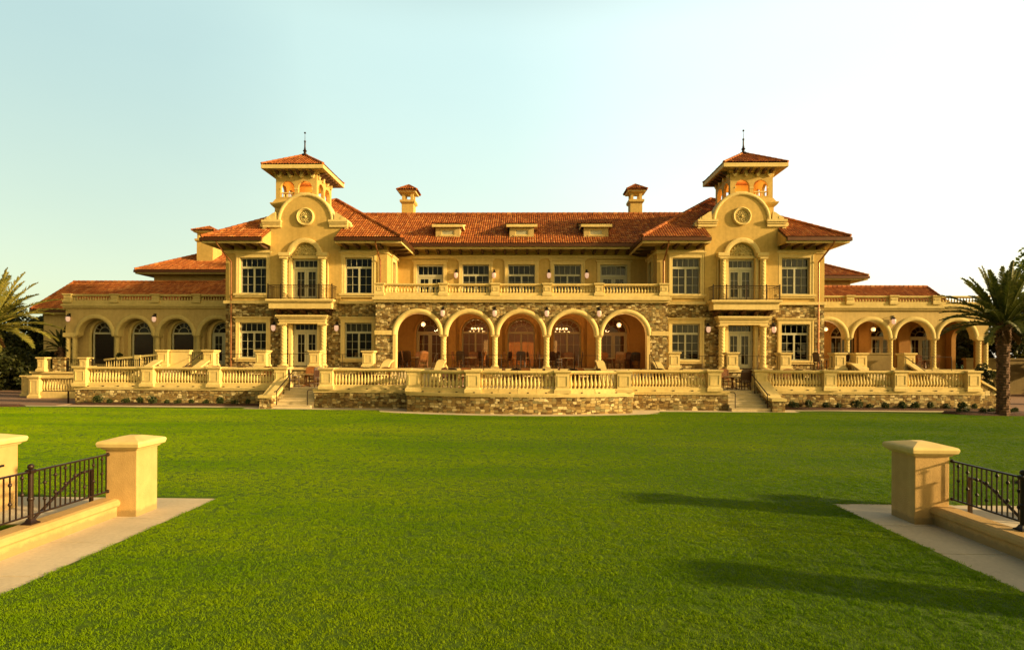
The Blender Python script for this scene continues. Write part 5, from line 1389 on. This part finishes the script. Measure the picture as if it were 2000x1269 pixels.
# ------------------------------------------------------------------ plants
def leaf_clump(mb, c, r, n, size, rs, squash=.75):
    vs = []; fs = []
    for _ in range(n):
        while True:
            p = Vector((rs.uniform(-1,1), rs.uniform(-1,1), rs.uniform(-1,1)))
            if .15 < p.length < 1: break
        p = p.normalized()*(p.length**.55)*r; p.z *= squash
        q = Vector(c)+p; s = size*rs.uniform(.6,1.25)
        d = (p.normalized() + Vector((rs.uniform(-1,1), rs.uniform(-1,1), rs.uniform(-.9,.7)))).normalized()
        a = d.cross(Vector((rs.uniform(-1,1), rs.uniform(-1,1), rs.uniform(-1,1)))).normalized()
        b = len(vs); vs += [q-d*s*.5, q+a*s*.3, q+d*s*.55, q-a*s*.3]; fs.append((b, b+1, b+2, b+3))
    mb.add(vs, fs)
def tree(name, lab, x, y, h, cr, seed, mat='leaf_dark', n=26, per=170, size=.34, trunk=.25, base=.32, squash=.8, group='trees around the house', cat='tree', sparse=1.0):
    rs = random.Random(seed); t = thing(name, lab, cat, (x, y, 0), 0, group)
    tm = MB(); tp = (x, y, h*.55); tm.tube((x, y, -.1), tp, trunk, trunk*.6, 8)
    cm = MB()
    for i in range(n):
        a = rs.uniform(0, 2*PI); u = rs.random(); zz = h*(base + (1-base)*u); w = cr*math.sin(PI*min(.97, .18+.8*u))**.7
        rr = w*rs.uniform(.25, 1.0)
        c = (x+rr*math.cos(a), y+rr*math.sin(a), zz - h*.06)
        leaf_clump(cm, c, cr*rs.uniform(.22,.42)*sparse, per, size, rs, squash)
        if i % 3 == 0:
            s = (x+rs.uniform(-.1,.1), y, h*rs.uniform(.3,.55)); mid = tuple((p+q)/2 + (.0 if k < 2 else .25) for k, (p, q) in enumerate(zip(s, c)))
            tm.tube(s, mid, trunk*.35, trunk*.2, 6); tm.tube(mid, c, trunk*.2, trunk*.07, 5)
    tm.build('trunk', M['bark'], t, True); cm.build('crown', M[mat], t)
    return t
def frond(mb, o, az, el, ln, droop, rs, w=.42, lk=52, lw=.062):
    """arching rachis with two rows of narrow leaflets"""
    d0 = Vector((math.cos(az)*math.cos(el), math.sin(az)*math.cos(el), math.sin(el)))
    pts = []; p = Vector(o); d = d0.copy(); n = 14; st = ln/n
    for i in range(n+1):
        pts.append(p.copy()); p = p + d*st; d = (d + Vector((0,0,-droop*(.25+i/n)/n))).normalized()
    for i in range(n): mb.tube(pts[i], pts[i+1], .035*(1-i/n)+.008, .035*(1-(i+1)/n)+.008, 4, False)
    side = Vector((-math.sin(az), math.cos(az), 0)); vs = []; fs = []
    for j in range(lk):
        u = .10+.9*j/lk; q = u*n; i = min(n-1, int(q)); c = pts[i].lerp(pts[i+1], q-i); t = (pts[i+1]-pts[i]).normalized(); up = side.cross(t).normalized()
        if up.z < 0: up = -up
        L_ = w*(math.sin(PI*min(1, .12+u*.86))**.6)*rs.uniform(.85,1.1)
        for s in (-1, 1):
            dd = (t*.75 + side*s*.75 + up*rs.uniform(.1,.5)).normalized(); e = c + dd*L_ + Vector((0,0,-L_*.25*rs.random()))
            wv = t.cross(dd).cross(dd).normalized()*lw*.5; m_ = c.lerp(e, .5) + up*.02
            b = len(vs); vs += [c-wv*.6, c+wv*.6, m_+wv, e, m_-wv]; fs.append((b, b+1, b+2, b+3, b+4))
    mb.add(vs, fs)
def palm(lab, x, y, h, ln, nf, seed, mat, r0=.33, dead=6, extra=(), group='palms', up=1.0, cat='palm tree'):
    rs = random.Random(seed); t = thing('palm_tree', lab, cat, (x, y, 0), 0, group)
    m = MB(); prof = []; k = int(h/.13)
    for i in range(k+1):
        z = h*i/k; u = i/k; r = r0*(1.12-.12*min(1, u*6)) * (1 + (.32*max(0, (u-.68)/.32))); prof += [(z, r*1.03), (z+.05, r*.93)]
    m.lathe(x, y, prof, 14, (7, 1.9, .07))
    for i in range(70):       # old leaf bases
        a = i*2.39996; u = rs.uniform(.15, 1); z = h*u; r = r0*(1+.30*max(0, (u-.68)/.32)); l = .05 + .20*max(0, u-.7)/.3
        m.tube((x+r*.9*math.cos(a), y+r*.9*math.sin(a), z), (x+(r+l*.6)*math.cos(a), y+(r+l*.6)*math.sin(a), z+l), .06, .02, 5)
    m.build('trunk', M['bark'], t)
    c = MB(); top = (x, y, h+.1)
    for i in range(nf):
        az = i*2.39996+rs.uniform(-.2,.2); u = (i+.5)/nf; el = R(82-88*u**1.15*up)+rs.uniform(-.08,.08)
        o = (x+.16*math.cos(az), y+.16*math.sin(az), h-.1+.35*(1-u)); frond(c, o, az, el, ln*rs.uniform(.85,1.08), .65+.75*u, rs, w=ln*.135)
    for az, el, l, dr in extra: frond(c, top, R(az), R(el), l, dr, rs, w=ln*.135)
    c.build('crown', M[mat], t)
    if dead:
        d = MB()
        for i in range(dead): frond(d, (x, y, h-.1), i*2.1, R(-38-10*rs.random()), ln*.42, .8, rs, w=.25, lk=24)
        d.build('dead_fronds', M['palm_dead'], t)
    return t
palm('tall dark date palm standing alone at the palm-side end of the terrace', 23.82, 27.6, 4.55, 2.8, 48, 11, 'palm_leaf', .255, 7, extra=[(178, 20, 3.0, 1.4), (172, 36, 2.8, 1.2)])
palm('golden sunlit date palm cut by the picture edge beside the driveway', -30.35, 30.0, 4.4, 3.35, 50, 12, 'palm_leaf_sun', .34, 6)
palm('small slim palm with brown dead fronds behind the brick driveway', -37.6, 43.2, 3.5, 1.5, 22, 13, 'leaf_dark', .20, 8)
k = 0
for x, y, h, cr, lab in ((-50.5, 51, 8.6, 3.4, 'dark bushy tree beyond the driveway, cut by the picture edge'), (-46.2, 52, 7.6, 3.0, 'dark leafy tree closest to the end of the shuttered wing'), (-47.8, 47, 5.8, 3.0, 'lower dark tree behind the slim palm'), (-44.6, 60, 8.8, 3.2, 'dark tree rising just behind the gable of the shuttered wing'), (-43.8, 44.5, 3.6, 2.4, 'low dark bush by the driveway under the trees'), (-39.8, 44.4, 3.0, 1.6, 'low dark bush against the end wall of the shuttered wing')):
    k += 1; tree('leafy_tree', lab, x, y, h, cr, 20+k, base=.02, n=60, per=190, size=.34)
for x, y, h, cr, lab in ((41.6, 52, 7.4, 2.6, 'dark tree behind the garden wall next to the open wing'), (45.2, 50, 8.8, 3.2, 'broad dark tree behind the crown of the dark palm'), (49.5, 50, 9.4, 3.4, 'dark tree beyond the palm, cut by the picture edge'), (37.8, 60, 7.4, 2.6, 'dark tree seen between the open wing and the palm trunk'), (43.2, 44.5, 5.4, 2.2, 'dark bushy tree in front of the garden wall, behind the palm trunk')):
    k += 1; tree('leafy_tree', lab, x, y, h, cr, 20+k, base=.02, n=60, per=190, size=.36)
tree('airy_tree', 'tall airy tree with sparse pale green leaves above the dark palm', 52.6, 55, 16.2, 4.6, 41, 'leaf_mid', n=56, per=70, size=.5, trunk=.22, base=.40, sparse=.75)
for x, y, h, lab in ((32.6, 35.2, 3.0, 'dark cone-shaped evergreen right behind the palm trunk, outer one'), (30.6, 37.0, 2.6, 'dark cone-shaped evergreen near the end of the terrace')):
    k += 1; tree('evergreen_shrub', lab, x, y, h, .75, 50+k, base=.02, n=26, per=130, size=.16, trunk=.06, group='cone evergreens', cat='shrub')
for i, x in enumerate((-31.3, -26.7)):
    k += 1; tree('evergreen_shrub', ('thin dark conifer by the first shuttered arch', 'thin dark conifer by the third shuttered arch')[i], x, 41.2, 3.2, .32, 60+k, base=.45, n=16, per=60, size=.13, trunk=.05, group='thin conifers', cat='shrub')
# little shrubs in the beds
sp = []
for v in range(4):
    rs = random.Random(80+v); m = MB()
    for q in range(5): leaf_clump(m, (rs.uniform(-.12,.12), rs.uniform(-.1,.1), .17+rs.uniform(-.04,.09)), .15, 60, .085, rs, .95)
    f_ = MB(); f_.tube((0,0,-.05), (0,0,.2), .015, .01, 5)
    t = thing('shrub', 'x', 'shrub'); local(m.build('foliage', M['leaf_shrub']), t); local(f_.build('stem', M['bark']), t); sp.append(t)
SX = [(-24.1+.79*i, 30.48, 'small dark shrub in the mulch bed on the driveway side of the stairs', 'shrubs in the sunlit bed') for i in range(13)] + [(14.5+.82*i, 30.55, 'small dark shrub in the mulch bed on the palm side of the stairs', 'shrubs in the palm-side bed') for i in range(14)]
SX += [(22.3+.42*i, 28.1+.25*((i*7) % 3), 'low plant in the mulch around the foot of the dark palm', 'plants round the palm foot') for i in range(9)]
for i, (x, y, lab, g) in enumerate(SX):
    o = sp[i] if i < 4 else copy_tree(sp[i % 4])
    o.location = (OX+x+random.uniform(-.1,.1), y+random.uniform(-.06,.06), .05); o.rotation_euler = (0,0,random.uniform(0,6)); s = random.uniform(.75,1.2)*(.7 if i > 26 else 1); o.scale = (s, s, s*random.uniform(.85,1.15)); o['label'] = lab; o['group'] = g

# ------------------------------------------------------------------ mown grass
def grass():
    me = bpy.data.meshes.new('grass'); 
    m = MB()
    def strip_(poly): m.add([(x, y, .012) for x, y in poly], [tuple(range(len(poly)))])
    strip_([(PL-.012,3.6),(PR+.012,3.6),(PR+.012,10.1),(PL-.012,10.1)])
    strip_([(-15,10.1),(15,10.1),(30,28.2),(7.2,28.2)] + list(reversed([(x-.0, y-.05) for x, y in bowp][1:-1])) + [(-7.8,28.0),(-15,28.2),(-30,28.4)])
    o = m.build('grass', M['grass_blade']); tag(o, kind='stuff')
    ng = bpy.data.node_groups.new('mown_grass', 'GeometryNodeTree')
    ng.interface.new_socket('Geometry', in_out='INPUT', socket_type='NodeSocketGeometry'); ng.interface.new_socket('Geometry', in_out='OUTPUT', socket_type='NodeSocketGeometry')
    nd = ng.nodes; lk = ng.links
    gi = nd.new('NodeGroupInput'); go = nd.new('NodeGroupOutput')
    ds = nd.new('GeometryNodeDistributePointsOnFaces'); ds.distribute_method = 'RANDOM'
    # fewer, so the thinning with distance is gradual
    pos = nd.new('GeometryNodeInputPosition'); sx = nd.new('ShaderNodeSeparateXYZ'); lk.new(pos.outputs[0], sx.inputs[0])
    mr = nd.new('ShaderNodeMapRange'); mr.inputs[1].default_value = 4; mr.inputs[2].default_value = 20; mr.inputs[3].default_value = 620; mr.inputs[4].default_value = 130
    lk.new(sx.outputs[1], mr.inputs[0]); lk.new(mr.outputs[0], ds.inputs['Density']); lk.new(gi.outputs[0], ds.inputs['Mesh'])
    jn = nd.new('GeometryNodeJoinGeometry'); rs = random.Random(5)
    for i in range(13):
        c = nd.new('GeometryNodeMeshCone'); c.fill_type = 'NONE'; c.inputs['Vertices'].default_value = 3; c.inputs['Radius Bottom'].default_value = .0024; c.inputs['Radius Top'].default_value = .0004; c.inputs['Depth'].default_value = rs.uniform(.014,.025)
        tr = nd.new('GeometryNodeTransform'); tr.inputs['Translation'].default_value = (rs.uniform(-.03,.03), rs.uniform(-.03,.03), -.002); tr.inputs['Rotation'].default_value = (rs.uniform(-.75,.75), rs.uniform(-.75,.75), rs.uniform(0,3))
        lk.new(c.outputs['Mesh'], tr.inputs[0]); lk.new(tr.outputs[0], jn.inputs[0])
    sm = nd.new('GeometryNodeSetMaterial'); sm.inputs['Material'].default_value = M['grass_blade']; lk.new(jn.outputs[0], sm.inputs[0])
    ip = nd.new('GeometryNodeInstanceOnPoints'); lk.new(ds.outputs['Points'], ip.inputs['Points']); lk.new(sm.outputs[0], ip.inputs['Instance'])
    rv = nd.new('FunctionNodeRandomValue'); rv.data_type = 'FLOAT_VECTOR'; rv.inputs[0].default_value = (-.12,-.12,0); rv.inputs[1].default_value = (.12,.12,6.28); lk.new(rv.outputs[0], ip.inputs['Rotation'])
    rf = nd.new('FunctionNodeRandomValue'); rf.data_type = 'FLOAT'; rf.inputs[2].default_value = .7; rf.inputs[3].default_value = 1.35; lk.new(rf.outputs[1], ip.inputs['Scale'])
    lk.new(ip.outputs[0], go.inputs[0])
    md = o.modifiers.new('grass', 'NODES'); md.node_group = ng
grass()

# ------------------------------------------------------------------ light, sky, camera
HZ = [(.44,.57,.55), (.62,.765,.70), (.70,.85,.79), (.86,.96,.90), (.98,.99,.97)]; ZEN, BACK, FILL_GLOW, SKYROT = .10, .04, .85, R(105)
SUN_EL, SUN_AZ, EXPO = 15.5, 16.0, .98  # degrees above the horizon; towards the lawn from due +x
e, a = R(SUN_EL), R(SUN_AZ)
sd = Vector((math.cos(e)*math.cos(a), -math.cos(e)*math.sin(a), math.sin(e)))
sl_ = bpy.data.lights.new('sun', 'SUN'); sl_.energy = 4.5; sl_.angle = R(2.4); sl_.color = (1.0, .70, .32)
so = bpy.data.objects.new('sun', sl_); col.objects.link(so); so.location = sd*60; so.rotation_euler = sd.to_track_quat('Z', 'Y').to_euler()
w = bpy.data.worlds.new('World'); scene.world = w; w.use_nodes = True; nt = w.node_tree
bg = nt.nodes['Background']; sk = nt.nodes.new('ShaderNodeTexSky'); sk.sky_type = 'NISHITA'; sk.sun_disc = False
sk.sun_elevation = e; sk.sun_rotation = SKYROT; sk.air_density = 1.0; sk.dust_density = 2.0; sk.ozone_density = 1.0
bg.inputs[1].default_value = .05
# evening haze: a pale veil low in the sky, paler towards the sun, and a warm lobe added beside the sun to fill the house front
tc = nt.nodes.new('ShaderNodeTexCoord'); sp_ = nt.nodes.new('ShaderNodeSeparateXYZ'); nt.links.new(tc.outputs['Generated'], sp_.inputs[0])
def mrange(src, a0, a1, b0, b1):
    n = nt.nodes.new('ShaderNodeMapRange'); n.interpolation_type = 'SMOOTHSTEP'
    for k_, v_ in zip((1,2,3,4), (a0,a1,b0,b1)): n.inputs[k_].default_value = v_
    nt.links.new(src, n.inputs[0]); return n.outputs[0]
def mul(p, q):
    n = nt.nodes.new('ShaderNodeMath'); n.operation = 'MULTIPLY'
    for s_, v_ in zip(n.inputs, (p, q)):
        if hasattr(v_, 'is_linked'): nt.links.new(v_, s_)
        else: s_.default_value = v_
    return n.outputs[0]
def scale(colr, fac):
    n = nt.nodes.new('ShaderNodeVectorMath'); n.operation = 'SCALE'; nt.links.new(colr, n.inputs[0])
    if hasattr(fac, 'is_linked'): nt.links.new(fac, n.inputs['Scale'])
    else: n.inputs['Scale'].default_value = fac
    return n.outputs[0]
def addv(p, q):
    n = nt.nodes.new('ShaderNodeVectorMath'); n.operation = 'ADD'; nt.links.new(p, n.inputs[0]); nt.links.new(q, n.inputs[1]); return n.outputs[0]
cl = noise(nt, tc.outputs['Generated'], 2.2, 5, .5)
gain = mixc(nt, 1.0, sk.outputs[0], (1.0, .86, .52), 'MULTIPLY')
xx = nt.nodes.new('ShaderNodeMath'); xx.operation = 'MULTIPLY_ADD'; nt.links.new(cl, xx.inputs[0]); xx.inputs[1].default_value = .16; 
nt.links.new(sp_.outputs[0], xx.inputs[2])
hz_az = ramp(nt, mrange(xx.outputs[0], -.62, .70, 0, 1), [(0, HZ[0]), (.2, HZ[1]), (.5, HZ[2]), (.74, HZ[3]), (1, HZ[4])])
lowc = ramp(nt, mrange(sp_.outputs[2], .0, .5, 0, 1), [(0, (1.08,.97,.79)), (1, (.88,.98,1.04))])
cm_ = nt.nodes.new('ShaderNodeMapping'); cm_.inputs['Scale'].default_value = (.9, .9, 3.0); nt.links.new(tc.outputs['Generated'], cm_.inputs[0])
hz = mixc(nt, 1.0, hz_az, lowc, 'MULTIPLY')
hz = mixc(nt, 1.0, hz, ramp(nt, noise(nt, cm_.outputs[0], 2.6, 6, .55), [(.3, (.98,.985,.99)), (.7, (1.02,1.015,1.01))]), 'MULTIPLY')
fac = mul(mul(mrange(sp_.outputs[2], .50, .74, 1, ZEN), mrange(sp_.outputs[1], .12, .66, BACK, 1)), 20*2**-EXPO)  # haze dims overhead and behind the view to keep shaded faces dark
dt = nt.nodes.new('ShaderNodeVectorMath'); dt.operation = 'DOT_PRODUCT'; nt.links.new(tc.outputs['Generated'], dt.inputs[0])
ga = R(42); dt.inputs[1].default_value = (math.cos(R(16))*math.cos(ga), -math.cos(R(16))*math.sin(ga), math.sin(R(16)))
gl = mul(mrange(dt.outputs['Value'], .45, 1.0, 0, 1), FILL_GLOW*20)
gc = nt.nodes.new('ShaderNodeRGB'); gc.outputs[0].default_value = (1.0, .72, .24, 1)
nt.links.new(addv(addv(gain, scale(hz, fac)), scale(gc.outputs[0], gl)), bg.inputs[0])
cam = bpy.data.cameras.new('camera'); co_ = bpy.data.objects.new('camera', cam); col.objects.link(co_)
co_.location = (0, 0, 2.6); co_.rotation_euler = (R(90), R(-.28), R(1.35)); cam.sensor_width = 36; cam.lens = 36*1060/2000; cam.shift_y = .03525; cam.clip_end = 5000
scene.camera = co_
scene.view_settings.view_transform = 'Standard'; scene.view_settings.look = 'None'; scene.view_settings.exposure = EXPO
scene.cycles.max_bounces = 6; scene.cycles.transparent_max_bounces = 8; scene.cycles.use_denoising = True
scene.cycles.sample_clamp_indirect = 6
